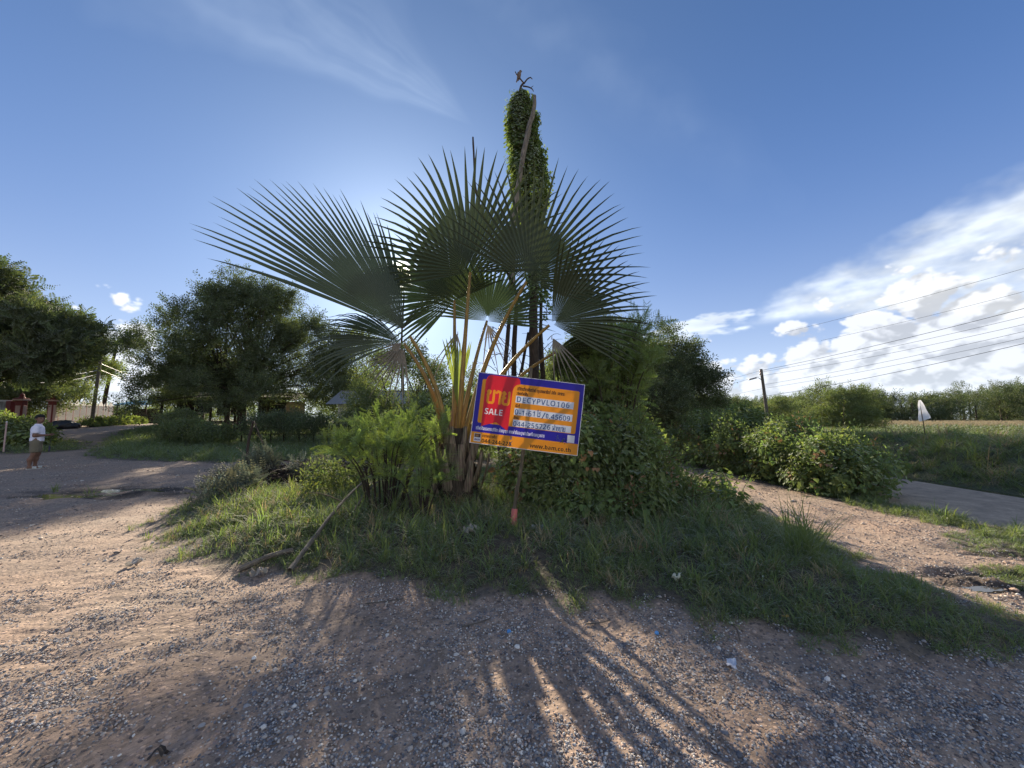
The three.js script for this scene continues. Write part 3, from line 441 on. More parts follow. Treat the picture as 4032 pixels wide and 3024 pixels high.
vineMound('fence_hedge', 'low yellow-green hedge along the foot of the white peaked fence', 'hedge', Array.from({ length: 7 }, (_, i) => [-33.6 - 0.6 * i, groundAt(-33.6 - 0.6 * i, -31.6 - 1.35 * i) - 0.02, -31.6 - 1.35 * i, 0.55, 0.26, 0.6]), { sprays: 1700, kinds: ['twigA'], mat: MT.light, seed: 304, scale: 1.5, stems: 10 });
vineMound('verge_bush', 'dark bush under the big tree at the road bend', 'bush', [[-15.6, 0.65, -19.2, 1.0, 0.45, 0.8], [-17.4, 0.9, -20.8, 0.9, 0.8, 0.8], [-13.9, 0.55, -18.8, 0.9, 0.3, 0.6]], { sprays: 1500, kinds: ['twigSmall', 'twigA'], mat: MT.mid, seed: 305, scale: 1.3, stems: 14 });
vineMound('verge_bush', 'leafy bush in front of the grey-roofed house behind the palm', 'bush', [[-6.8, 1.0, -17.4, 0.9, 0.9, 0.8], [-5.6, 0.9, -16.8, 0.8, 0.8, 0.7]], { sprays: 1000, kinds: ['heartB', 'twigSmall'], mat: MT.mid, seed: 306, scale: 1.3, stems: 14 });
vineMound('verge_bush', 'leafy green shrubs filling the gap right behind the palm stalks', 'bush', [[-2.6, 0.9, -12.8, 0.9, 0.9, 0.7], [-1.3, 1.1, -13.2, 0.9, 1.1, 0.7], [-0.1, 1.2, -13.0, 0.8, 1.2, 0.7], [1.0, 1.3, -12.6, 0.8, 1.2, 0.7], [-3.8, 0.7, -13.2, 0.8, 0.7, 0.6]], { sprays: 2600, kinds: ['twigSmall', 'heartB'], mat: MT.mid, seed: 308, scale: 1.25, stems: 24, split: 6, trailing: 20 });
vineMound('verge_bush', 'dark tangled shrub behind the wooden stick fence', 'bush', [[-11.6, 1.0, -19.6, 1.5, 0.7, 0.7], [-9.8, 0.9, -19.2, 1.2, 0.6, 0.6]], { sprays: 900, kinds: ['twigSmall'], mat: MT.dark, seed: 307, scale: 1.3, stems: 20 });
// far woodland beyond the maize field: one dark mass of many crowns
{
  const R = rngOf(401), wood = new THREE.Group(); wood.name = 'far_woodland'; scene.add(wood); tag(wood, 'dark line of woodland beyond the maize field', 'woodland', null, 'stuff');
  const list = [], trunks = [];
  for (let i = 0; i < 150; i++) { const x = 42 + R() * 210, d = 108 + 26 * R() + (x - 42) * 0.02, h = (7.6 + 2.2 * n2(x * 0.05, 3) + 2.4 * R()) * (0.72 + 0.34 * sstep(70, 150, x)), r = 3.2 + 2 * R(); trunks.push(new THREE.CylinderGeometry(0.15, 0.25, h * 0.7, 5).translate(x, h * 0.35, -d)); const cl = Array.from({ length: 9 }, () => [V(R() * 2 - 1, R() * 2 - 1, R() * 2 - 1).normalize().multiplyScalar(0.75), 0.3 + 0.25 * R()]); for (let k = 0; k < 190; k++) { const q = cl[k % 9], u = V(R() * 2 - 1, R() * 2 - 1, R() * 2 - 1).normalize().multiplyScalar(Math.pow(R(), 0.3) * q[1]).add(q[0]), p = V(x + u.x * r, h * 0.5 + u.y * h * 0.5, -d + u.z * r); list.push(M4(p, qFrom(u.add(V(0, 0.5, 0)), R() * 6.28), 4.2 * (0.7 + 0.6 * R()))); } }
  for (let i = 0; i < 26; i++) { const x = 26 + R() * 40 - 20 * R(), d = 130 + 60 * R(), h = 5 + 3 * R(); for (let k = 0; k < 60; k++) { const u = V(R() * 2 - 1, R() * 2 - 1, R() * 2 - 1).normalize().multiplyScalar(Math.pow(R(), 0.3)); list.push(M4(V(x + u.x * 3.5, h * 0.5 + u.y * h * 0.5, -d + u.z * 3), qFrom(u.add(V(0, 0.5, 0)), R() * 6.28), 4 * (0.7 + 0.6 * R()))); } }
  part('trunks', merge(trunks), MT.trunk, wood); scatter('foliage', G_.twigB, MT.dark, list, wood, tintOf(R, 0.35, 0.14));
  // scrub closing the view behind the trees on the left
  const scrub = [], R2 = rngOf(402);
  for (let i = 0; i < 5200; i++) { const x = -85 + R2() * 112, d = 50 + 10 * R2(), h = (3.2 + 1.6 * n2(x * 0.12, 1)) * (x < -38 ? 0.5 : 1); scrub.push(M4(V(x, groundAt(x, -d) + R2() * h, -d), qFrom(V(R2() - 0.5, R2(), R2() - 0.5), R2() * 6.28), 2.4 * (0.7 + 0.6 * R2()))); }
  const s = scatter('background_scrub', G_.twigB, MT.mid, scrub, null, tintOf(R2, 0.3, 0.12)); tag(s, 'leafy scrub closing the view behind the houses and trees', 'scrub', null, 'stuff');
}
// maize field: leafy rows with pale tassels
{
  const R = rngOf(411), p = [], tas = [];
  for (let i = 0; i < 6; i++) p.push(...bladeStrip(0.5, 0.06, 1.5, 0.35, i * 2.4, 4, 0, 0).map((v, k) => (k % 3 === 1 ? v + 0.18 + i * 0.09 : v)));
  p.push(...twigBit(V(0, 0, 0), V(0, 0.85, 0), 0.014)); for (let i = 0; i < 5; i++) tas.push(...twigBit(V(0, 0.82, 0), V(0.1 * Math.cos(i * 1.3), 1.02, 0.1 * Math.sin(i * 1.3)), 0.016));
  const rows = [], f = new THREE.Group(); f.name = 'maize_field'; scene.add(f); tag(f, 'low maize field with pale tassels in front of the woodland', 'crop field', null, 'stuff');
  for (let d = 41; d < 104; d += 0.9 + (d - 41) * 0.012) for (let x = 20; x < 200; x += (0.42 + (d - 41) * 0.012)) { if (x > d * 1.45 + 4 || x < d * 0.42) continue; const xx = x + 0.25 * (R() - 0.5), dd = d + 0.3 * (R() - 0.5); rows.push(M4(V(xx, groundAt(xx, -dd), -dd), new THREE.Quaternion().setFromAxisAngle(V(0, 1, 0), R() * 6.28), 1.05 + 0.35 * R())); }
  scatter('stalks', tri(p), MT.mid, rows, f, tintOf(R, 0.25, 0.1)); scatter('tassels', tri(tas), leafMat([0.5, 0.42, 0.28], 0.35), rows, f);
}

// ---------------------------------------------------------------- grass
function sward(name, label, poly, kinds, { count, seed, scale = 1, mat = MT.grass, dry = 0, edge = 0.25, bias, lean = 0.2, tall }) {
  const R = rngOf(seed), xs = poly.map((p) => p[0]), ds = poly.map((p) => p[1]), x0 = Math.min(...xs), x1 = Math.max(...xs), d0 = Math.min(...ds), d1 = Math.max(...ds), g = new THREE.Group(); g.name = numbered(name); scene.add(g); tag(g, label, 'grass', null, 'stuff');
  const lists = kinds.map(() => []), dryList = [];
  for (let i = 0, n = 0; n < count && i < count * 30; i++) {
    const x = lerp(x0, x1, R()), d = lerp(d0, d1, R()), e = edgeDist(poly, x, d) + edge * n2(x * 1.7, d * 1.7) + 0.12 * n2(x * 5, d * 5); if (e < 0.02) continue;
    const b = bias ? bias(x, d) : 1; if (R() > b) continue; n++;
    const s = scale * (0.55 + 0.75 * R()) * (0.4 + 0.6 * sstep(0, 0.9, e)) * (1 + 0.3 * n2(x * 0.9, d * 0.9)) * (tall ? tall(x, d) : 1), q = new THREE.Quaternion().setFromEuler(new THREE.Euler((R() - 0.5) * lean * 2, R() * 6.28, (R() - 0.5) * lean * 2));
    (R() < dry ? dryList : lists[Math.floor(R() * kinds.length)]).push(M4(V(x, groundAt(x, -d) - 0.01, -d), q, V(s, s * (0.8 + 0.4 * R()), s)));
  }
  kinds.forEach((k, i) => scatter('blades', G_[k], mat, lists[i], g, tintOf(R, 0.3, 0.14))); if (dryList.length) scatter('dry_blades', G_[kinds[0]], MT.dry, dryList, g, tintOf(R, 0.3, 0.1));
}
const bare = (x, d) => (mudAt(x, d) > 0.3 ? 0.04 : 1) * (0.35 + 0.65 * sstep(-0.35, 0.2, fbm(x * 0.6 + 3, d * 0.6, 3)));
sward('grass', 'green grass on the island round the palm and sign', ISLAND, ['grassA', 'grassB', 'grassC'], { count: 9500, seed: 501, dry: 0.13, bias: bare, scale: 0.95, tall: (x, d) => lerp(1, 0.62, sstep(0.8, 2.0, x) * sstep(4.6, 3.4, d)) });
sward('grass', 'short turf fringe at the edge of the island', ISLAND, ['turf', 'grassB'], { count: 7000, seed: 502, dry: 0.1, bias: (x, d) => sstep(1.0, 0.1, edgeDist(ISLAND, x, d)) * (0.3 + 0.7 * sstep(-1, 2, x)), scale: 1.0, edge: 0.35 });
sward('grass', 'shaded grass verge under the big tree', VERGE, ['far', 'grassC'], { count: 11000, seed: 503, scale: 0.95, bias: (x, d) => sstep(40, 14, d) });
sward('grass', 'sunlit grass strip along the dirt track', STRIP, ['grassA', 'grassC'], { count: 3600, seed: 504, scale: 0.9, bias: (x, d) => sstep(20, 5, d) + 0.1 });
sward('grass', 'low grass patch in the muddy track at the right edge', PATCH, ['turf', 'grassB'], { count: 900, seed: 505, scale: 0.8 });
sward('grass', 'grass patch at the near corner of the paved road', PATCH2, ['turf', 'grassB'], { count: 800, seed: 506, scale: 0.8 });
sward('grass', 'sunlit grass at the foot of the bush by the grey wall', LEFT, ['far'], { count: 2400, seed: 507, scale: 0.8, mat: MT.light });
sward('grass', 'rough grass on the bank beyond the paved road', [[9.9, 2], [9.9, 20], [12, 34], [30, 34], [26, 20], [17, 8], [14, 2]], ['far', 'grassC'], { count: 12000, seed: 508, scale: 0.8, bias: (x, d) => sstep(34, 8, d) + 0.15, dry: 0.12 });
sward('grass', 'light green meadow strip in front of the maize field', [[14, 26], [22, 42], [60, 42], [44, 26]], ['far'], { count: 5000, seed: 509, scale: 0.6, mat: MT.light });
// the tall tussock by the track
{
  const t = thing('grass_tussock', 'tall bright grass tussock beside the muddy track', 'grass', on(2.78, -3.95)), g = tuft(601, 150, 0.66, 0.009, 0.5, 0.75, 0.13, 5), g2 = tuft(602, 90, 0.42, 0.009, 0.9, 1.2, 0.2, 4);
  part('blades', merge([g, g2]), MT.grass, t).userData.kind = 'stuff';
}
// weeds in the muddy ground on the left
[[-8.9, 7.9, 0.8], [-7.9, 7.7, 0.9], [-8.3, 8.0, 1.1], [-5.6, 7.0, 0.55], [-5.0, 5.35, 0.5], [-4.4, 4.95, 0.6]].forEach(([x, d, s], i) => { const o = solo('weed_tuft', tuft(610 + i, 26, 0.3, 0.01, 0.9, 0.9, 0.07, 3).scale(s, s, s).translate(0, -0.01, 0), MT.light, ['grassy weed at the near end of the muddy puddle', 'grassy weed in the middle of the muddy puddle', 'tallest grassy weed standing in the muddy puddle', 'small grass tuft on bare dirt beside the puddle', 'dry little tuft on the bare dirt left of the island', 'scruffy tuft next to the island edge on the left'][i], 'weed', 'weeds on bare ground'); o.position.set(x, groundAt(x, -d), -d); });
// loose gravel in the foreground
{
  const R = rngOf(701), g = new THREE.Group(); g.name = 'gravel'; scene.add(g); tag(g, 'loose grey and tan gravel strewn over the foreground dirt', 'gravel', null, 'stuff');
  const shapes = [0, 1, 2].map((s) => { const q = new THREE.IcosahedronGeometry(1, 1), a = q.attributes.position; for (let i = 0; i < a.count; i++) { const x = a.getX(i), y = a.getY(i), z = a.getZ(i), k = 1 + 0.35 * n3(x * 1.3 + s * 9, y * 1.3, z * 1.3); a.setXYZ(i, x * k, y * k * 0.62, z * k * 0.8); } q.computeVertexNormals(); return q; });
  const lists = [[], [], []], tones = [[], [], []];
  for (let i = 0; i < 230000; i++) {
    const d = 1.35 + 5.5 * Math.pow(R(), 1.6), x = (R() * 2 - 1) * (d * 1.36 + 0.4);
    if (edgeDist(ISLAND, x, d) > 0.1 + 0.2 * n2(x * 3, d * 3)) continue;
    const patch = 0.42 + 1.5 * fbm(x * 0.9 + 20, d * 0.9, 4) + 0.3 * sstep(-1.6, 0.5, x) - 0.25 * sstep(3.4, 5, d) - 0.3 * sstep(-2.2, -3.6, x + 0.25 * d);
    if (R() > clamp(patch, 0.03, 0.95)) continue;
    const big = R(), s = 0.0028 + 0.0042 * R() + (big > 0.985 ? 0.011 * R() : 0), k = Math.floor(R() * 3), tone = R(), c = tone > 0.86 ? [0.62, 0.58, 0.53] : tone > 0.62 ? [0.42, 0.36, 0.31] : tone > 0.5 ? [0.40, 0.28, 0.22] : tone > 0.3 ? [0.27, 0.26, 0.26] : [0.14, 0.14, 0.155];
    lists[k].push(M4(V(x, groundAt(x, -d) + s * 0.25, -d), new THREE.Quaternion().setFromEuler(new THREE.Euler((R() - 0.5) * 0.8, R() * 6.28, (R() - 0.5) * 0.8)), V(s * (0.8 + 0.5 * R()), s, s))); const v = 0.75 + 0.5 * R(); tones[k].push(c.map((q) => q * v));
  }
  // coarser stones and clods trodden into the dirt tracks further off
  for (let i = 0; i < 30000; i++) {
    const left = R() < 0.72, x = left ? -17 + 14 * R() : 3.9 + 2.2 * R(), d = left ? 4 + 11 * R() : 3 + 9 * R();
    if ([ISLAND, VERGE, STRIP, PATCH, PATCH2].some((p) => inPoly(p, x, d)) || (!left && x > ROADX(d) - 0.5) || R() > 0.5 + 1.1 * fbm(x * 0.7, d * 0.9, 3)) continue;
    const s = 0.005 + 0.013 * R() * R() + (R() > 0.98 ? 0.02 * R() : 0), k = Math.floor(R() * 3), tone = R(), c = tone > 0.8 ? [0.58, 0.5, 0.42] : tone > 0.4 ? [0.46, 0.33, 0.25] : tone > 0.2 ? [0.28, 0.2, 0.16] : [0.16, 0.14, 0.13], v = 0.8 + 0.4 * R();
    lists[k].push(M4(V(x, groundAt(x, -d) + s * 0.2, -d), new THREE.Quaternion().setFromEuler(new THREE.Euler((R() - 0.5) * 0.8, R() * 6.28, (R() - 0.5) * 0.8)), V(s * (0.9 + 0.6 * R()), s * 0.9, s))); tones[k].push(c.map((q) => q * v));
  }
  const mat = std([1, 1, 1], 0.85); shapes.forEach((q, k) => scatter('pebbles', q, mat, lists[k], g, (i) => tones[k][i]));
}

// ---------------------------------------------------------------- the fan palm
{
  const O = V(-0.86, groundAt(-0.86, -6.2), -6.2), palm = thing('fan_palm', 'fan palm with huge pleated leaves on long orange stalks behind the sign', 'palm tree', O.toArray());
  const R = rngOf(801), blade = leafMat([0.05, 0.068, 0.025], 0.3, 0.6), bladeB = leafMat([0.06, 0.09, 0.027], 0.34, 0.7), spearM = leafMat([0.24, 0.30, 0.05], 0.6, 0.9), deadM = leafMat([0.22, 0.19, 0.15], 0.2);
  const streak = tileTex(256, (u, v) => { const k = 0.72 + 0.2 * n2(u * 9, v * 2) + 0.1 * n2(u * 40, v * 6); return [k, k * (0.96 + 0.05 * n2(u * 5, v * 3)), k * 0.92]; });
  const stalk = std([0.56, 0.37, 0.095], 0.55, { map: streak }), boot = std([0.42, 0.36, 0.29], 0.9, { map: streak }), fibre = barkMat([0.20, 0.165, 0.125]);
  // stump of old leaf bases
  part('trunk', merge([stem([V(0, -0.2, 0), V(0, 0.1, 0), V(0, 0.4, 0), V(-0.01, 0.75, 0), V(-0.01, 1.05, 0)], [0.36, 0.33, 0.29, 0.24, 0.13], 18, 0.3, 5)]), fibre, palm);
  for (let i = 0; i < 30; i++) {
    const a = i * 2.4, y0 = 0.02 + 0.62 * (i / 30), r0 = 0.33 - 0.16 * (i / 30), L = 0.42 + 0.35 * R(), o = V(Math.cos(a), 0, Math.sin(a)), b = V(o.x * r0, y0, o.z * r0), up = V(o.x * 0.22, 1, o.z * 0.22).normalize(), t = V(-o.z, 0, o.x), w = 0.075 + 0.035 * R(), p = [], rows = 6;
    const row = (k) => { const f = k / rows, c = b.clone().addScaledVector(up, L * f).addScaledVector(o, 0.02 + 0.035 * Math.sin(f * 3) + 0.03 * f * f), hw = w * (1 - 0.62 * f) * (1 + 0.15 * n2(i * 3, f * 4)); return [c.clone().addScaledVector(t, -hw).addScaledVector(o, -0.03), c.clone().addScaledVector(t, -hw * 0.4), c.clone().addScaledVector(t, hw * 0.4), c.clone().addScaledVector(t, hw).addScaledVector(o, -0.03)]; };
    for (let k = 0; k < rows; k++) { const A = row(k), B = row(k + 1); for (let q = 0; q < 3; q++) { for (const v of [A[q], A[q + 1], B[q + 1], A[q], B[q + 1], B[q]]) p.push(v.x, v.y, v.z); } }
    const uv = []; for (let k = 0; k < p.length / 3; k++) uv.push(p[k * 3] * 3 + i * 0.37, p[k * 3 + 1] * 1.2); part('leaf_base', tri(p, uv), boot, palm);
  }
  const hairs = []; for (let i = 0; i < 240; i++) { const a = R() * 6.28, y = R() * 0.75, r = 0.34 - 0.12 * y, b = V(Math.cos(a) * r, y, Math.sin(a) * r); hairs.push(...twigBit(b, b.clone().add(V(Math.cos(a) * 0.08 + 0.1 * (R() - 0.5), 0.02 - 0.16 * R(), Math.sin(a) * 0.08 + 0.1 * (R() - 0.5))), 0.0035)); } part('fibres', tri(hairs), fibre, palm).userData.kind = 'stuff';
  // one leaf: hub at the end of the stalk, axis along the middle segment, nrm across the fan
  function leaf({ hub, axis, nrm, rad, a0, a1, n, split = 0.5, droop = 0.05, cup = 0.1, root, mat = blade, rough = 0.05, pieces = true, foot = [0, 0.7, 0], bow = 0.25, thick = 0.036, missing = 0, tipDroop = 0.1, name = 'frond', short = 0.34, fat = 1 }) {
    const A = V(...axis).normalize(), N = V(...nrm), H = V(...hub).sub(O); N.addScaledVector(A, -N.dot(A)).normalize(); const B = N.clone().cross(A), f = new THREE.Group(); f.name = name; palm.add(f);
    const F = V(...foot), dir = H.clone().sub(F), mid = F.clone().addScaledVector(dir, 0.5).add(V(-dir.x * bow * 0.5, Math.abs(dir.y) * 0.06 + bow * 0.15, -dir.z * bow * 0.5));
    const pp = bez(F, mid, H, 12); part('petiole', stem(pp, taper(13, thick * 1.35, thick * 0.6), 7), stalk, f);
    const half = ((a1 - a0) * PI) / 180 / n / 2, all = [];
    for (let i = 0; i < n; i++) {
      if (R() < missing) continue;
      const th = ((a0 + ((a1 - a0) * (i + 0.5)) / n) * PI) / 180, q = Math.abs(th) / PI, L = rad * (1 - short * q * q * 1.6 - 0.1 * q) * (1 + rough * 2 * (R() - 0.5)), sp = split * (1 + 0.1 * (R() - 0.5)), bend = (R() - 0.5) * 0.05, dr = tipDroop * (0.5 + R()), twist = (R() - 0.5) * 0.4;
      const fr = [0.02, sp * 0.35, sp * 0.7, sp, sp + (1 - sp) * 0.32, sp + (1 - sp) * 0.6, sp + (1 - sp) * 0.86, 1], pts = [];
      for (const t of fr) {
        const r = L * t, aa = th + bend * t * t, dv = A.clone().multiplyScalar(Math.cos(aa)).addScaledVector(B, Math.sin(aa)), tv = A.clone().multiplyScalar(-Math.sin(aa)).addScaledVector(B, Math.cos(aa));
        const full = 2 * Math.min(r, L * sp) * Math.tan(half) * 1.03, w = t <= sp + 1e-6 ? full : full * Math.pow(1 - (t - sp) / (1 - sp), 0.8) * 0.95 * fat, depth = w * 0.34;
        const c = H.clone().addScaledVector(dv, r * (1 - 0.04 * t)).addScaledVector(N, cup * rad * t * t * (1 - 0.0)).addScaledVector(A, 0.05 * rad * Math.max(0, Math.cos(th)) * (1 - t)); c.y -= (droop * t * t + dr * Math.max(0, t - 0.6) * 1.6 * (t - 0.6) * 1.5) * rad;
        const tw = twist * Math.max(0, t - sp), tv2 = tv.clone().multiplyScalar(Math.cos(tw)).addScaledVector(N, Math.sin(tw));
        pts.push([c.clone().addScaledVector(tv2, -w / 2), c.clone().addScaledVector(N, -depth), c.clone().addScaledVector(tv2, w / 2)]);
      }
      const p = []; for (let k = 0; k < pts.length - 1; k++) { const a = pts[k], b = pts[k + 1]; for (let s = 0; s < 2; s++) for (const v of [a[s], a[s + 1], b[s + 1], a[s], b[s + 1], b[s]]) p.push(v.x, v.y, v.z); }
      if (pieces) part('leaf_segment', tri(p), mat, f); else all.push(...p);
    }
    if (!pieces) part('blade', tri(all), mat, f).userData.kind = 'stuff';
    return f;
  }
  leaf({ hub: [-1.50, 2.66, -5.75], axis: [-0.61, 0.67, 0.42], nrm: [-0.773, -0.362, -0.518], rad: 2.78, a0: -34, a1: 52, n: 30, split: 0.46, foot: [-0.1, 0.75, 0.1], bow: 0.55, cup: 0.04, tipDroop: 0.06, droop: 0.0, short: 0.2, fat: 1.5 });
  leaf({ hub: [-0.65, 3.72, -6.0], axis: [-0.10, 1, 0.05], nrm: [-0.05, -0.18, 1], rad: 2.12, a0: -96, a1: 94, n: 40, foot: [0.03, 0.8, 0.05], bow: 0.05, split: 0.44, short: 0.5 });
  leaf({ hub: [0.21, 3.43, -5.6], axis: [0.34, 0.93, 0.08], nrm: [-0.18, -0.28, 1], rad: 1.95, a0: -92, a1: 80, n: 36, foot: [0.12, 0.75, 0.12], bow: 0.45, split: 0.38, short: 0.4 });
  leaf({ hub: [0.54, 2.80, -5.65], axis: [0.86, 0.5, 0.1], nrm: [-0.40, -0.55, 0.5], rad: 1.6, a0: -58, a1: 60, n: 28, foot: [0.14, 0.7, 0.1], bow: 0.5, split: 0.48 });
  leaf({ hub: [-1.0, 3.5, -6.75], axis: [-0.62, 0.78, -0.1], nrm: [-0.15, -0.25, 1], rad: 1.8, a0: -112, a1: 96, n: 46, foot: [-0.04, 0.8, -0.08], bow: 0.15, mat: bladeB, short: 0.5 });
  leaf({ hub: [-1.66, 2.6, -6.05], axis: [-0.90, 0.26, 0.34], nrm: [-0.4, -0.6, -0.55], rad: 1.6, a0: -48, a1: 52, n: 30, foot: [-0.14, 0.7, 0.02], bow: 0.55, tipDroop: 0.35, droop: 0.10, missing: 0.06 });
  leaf({ hub: [-0.45, 3.2, -7.0], axis: [0.1, 0.9, -0.2], nrm: [0.0, -0.2, 1], rad: 1.5, a0: -92, a1: 92, n: 38, foot: [0.02, 0.8, -0.12], bow: 0.2, mat: bladeB });
  leaf({ hub: [0.72, 2.55, -6.5], axis: [0.9, 0.12, -0.25], nrm: [-0.2, -0.85, 0.45], rad: 1.15, a0: -80, a1: 80, n: 30, foot: [0.14, 0.68, 0.02], bow: 0.5, pieces: false, droop: 0.15 });
  leaf({ hub: [-0.86, 1.55, -6.3], axis: [0.0, 1, -0.05], nrm: [0, 0, 1], rad: 1.3, a0: -11, a1: 11, n: 11, foot: [0, 0.8, 0], bow: 0, pieces: false, mat: spearM, split: 0.8, thick: 0.03, name: 'young_leaf', tipDroop: 0.02 });
  for (const [x, y, z, ax, ay] of [[-1.62, 2.62, -5.9, -0.7, -0.6], [0.6, 2.7, -5.9, 0.35, -0.9], [-0.9, 2.9, -6.5, -0.25, -1], [-0.4, 3.0, -6.3, 0.3, -1]]) leaf({ hub: [x, y, z], axis: [ax, ay, 0.2], nrm: [0.2, 0.1, 0.9], rad: 0.8, a0: -26, a1: 30, n: 6, foot: [x - O.x, y - O.y - 0.06, z - O.z], bow: 0, pieces: false, mat: deadM, split: 0.2, name: 'dead_strips', thick: 0.006, droop: 0.12, rough: 0.2 });
  // a broken, withered leaf hanging on the left
  leaf({ hub: [-1.62, 2.55, -5.95], axis: [-0.45, -0.85, 0.25], nrm: [0.3, 0.1, 0.9], rad: 0.9, a0: -40, a1: 40, n: 10, foot: [-0.16, 0.7, 0.06], bow: 0.6, pieces: false, mat: deadM, split: 0.25, name: 'withered_frond', thick: 0.03, droop: 0.1 });
}
// ---------------------------------------------------------------- dead tree wrapped in vine, with bare branches at its tip
{
  const O = V(0.35, groundAt(0.35, -8), -8), t = thing('vine_wrapped_tree', 'tall dead trunk wrapped in a column of green vine behind the palm', 'tree', O.toArray()), R = rngOf(821), rel = (x, y, z) => V(x - O.x, y - O.y, z - O.z);
  const axis = spline([rel(0.3, 0, -8), rel(0.42, 1.8, -8), rel(0.44, 3.4, -8), rel(0.42, 4.8, -8), rel(0.33, 6.0, -8), rel(0.25, 7.3, -8), rel(0.16, 8.45, -8)], 40);
  part('trunk', stem(axis, taper(41, 0.12, 0.045), 9, 0.25, 3), MT.deadwood, t);
  const top = axis[40];
  part('bare_branch', merge([stem(spline([top, rel(0.2, 8.62, -8), rel(0.26, 8.7, -8.0)], 4), taper(5, 0.03, 0.02), 5), stem(spline([rel(0.26, 8.68, -8), rel(0.17, 8.78, -7.98), rel(0.1, 8.86, -7.97), rel(0.07, 8.92, -7.96)], 6), taper(7, 0.018, 0.01), 5), stem(spline([rel(0.26, 8.68, -8), rel(0.33, 8.8, -8.02), rel(0.4, 8.84, -8.02), rel(0.44, 8.8, -8.02)], 6), taper(7, 0.018, 0.009), 5), stem(spline([rel(0.24, 8.62, -8), rel(0.36, 8.58, -7.98), rel(0.44, 8.53, -7.98), rel(0.46, 8.48, -7.98)], 6), taper(7, 0.016, 0.009), 5), stem(spline([rel(0.4, 8.56, -7.98), rel(0.46, 8.6, -7.97)], 3), taper(4, 0.01, 0.006), 4)]), MT.deadwood, t);
  // broken grey branch leaning along the column, and bare stems round the foot
  part('broken_branch', stem(spline([rel(0.0, 4.0, -7.7), rel(0.02, 5.2, -7.62), rel(0.16, 6.3, -7.58), rel(0.34, 7.3, -7.58), rel(0.44, 7.75, -7.6), rel(0.465, 8.05, -7.6)], 24), taper(25, 0.07, 0.035), 8, 0.4, 9), MT.pale, t);
  part('dead_stem', stem(spline([rel(0.2, 3.6, -7.5), rel(-0.2, 4.4, -7.1), rel(-0.55, 5.2, -6.85), rel(-0.66, 5.6, -6.8), rel(-0.68, 6.0, -6.8), rel(-0.71, 6.55, -6.8)], 20), taper(21, 0.03, 0.014), 6, 0.3, 4), MT.deadwood, t);
  for (const [x0, x1, y1, z1, r] of [[-0.25, -0.05, 3.5, -7.8, 0.09], [0.05, 0.1, 3.9, -8.1, 0.1], [0.7, 0.62, 4.2, -8.2, 0.08], [-0.1, 0.35, 3.3, -8.4, 0.07]]) part('bare_stem', stem(spline([rel(lerp(x0, 0.15, 0.4), -0.1, -8), rel(x0, 1.2, lerp(-8, z1, 0.5)), rel(lerp(x0, x1, 0.6) + 0.1 * (R() - 0.5), y1 * 0.7, z1), rel(x1, y1, z1)], 12), taper(13, r, r * 0.35), 7, 0.25, r * 100), MT.deadwood, t);
  const twigs = []; for (let i = 0; i < 70; i++) { const a = rel(-0.4 + 1.2 * R(), 1.6 + 2.4 * R(), -8 + 0.6 * (R() - 0.5)), e = a.clone().add(V(1.2 * (R() - 0.5), 0.6 * (R() - 0.3), 0.6 * (R() - 0.5))); twigs.push(stem(bez(a, a.clone().lerp(e, 0.5).add(V(0, 0.15, 0)), e, 4), taper(5, 0.009, 0.003), 3)); } part('twigs', merge(twigs), MT.deadwood, t).userData.kind = 'stuff';
  const lists = [[], []], width = (y) => (y > 8.2 ? 0.14 : y > 7.9 ? 0.22 : y > 5 ? 0.30 + 0.05 * Math.sin(y * 2.1) : 0.26) * (0.95 + 0.15 * n2(y, 5));
  for (let i = 0; i < 2700; i++) { const f = 0.34 + 0.66 * Math.sqrt(R()), c = axis[Math.floor(f * 40)], y = c.y + O.y + 0.2 * (R() - 0.5), a = R() * 6.28, k = width(y) * (0.75 + 0.4 * R()) * (1 + 0.22 * n2(a * 1.3, y * 2) + 0.14 * n2(a * 2.6, y * 5)), u = V(Math.cos(a), 0.2, Math.sin(a)), p = V(c.x + u.x * k + 0.06 * (y < 7.2 ? 1 : 0), y - O.y, c.z + u.z * k); lists[i % 2].push(M4(p, new THREE.Quaternion().setFromUnitVectors(V(0, 0, 1), V(u.x + 0.6 * (R() - 0.5), 0.35 + 0.5 * (R() - 0.5), u.z + 0.6 * (R() - 0.5)).normalize()), 0.5 + 0.55 * R())); }
  for (let i = 0; i < 260; i++) { const f = 0.4 + 0.6 * R(), c = axis[Math.floor(f * 40)], a = R() * 6.28, k = width(c.y) * (1.15 + 0.4 * R()); lists[i % 2].push(M4(V(c.x + Math.cos(a) * k, c.y + 0.2 * (R() - 0.5), c.z + Math.sin(a) * k), new THREE.Quaternion().setFromEuler(new THREE.Euler(R(), R() * 6.28, R())), 0.3)); }
  const f = new THREE.Group(); f.name = 'vine_foliage'; f.userData.kind = 'stuff'; t.add(f); scatter('leaves', G_.heartA, MT.vine, lists[0], f, tintOf(R, 0.3, 0.1)); scatter('leaves', G_.heartB, MT.vine, lists[1], f, tintOf(R, 0.3, 0.1));
}
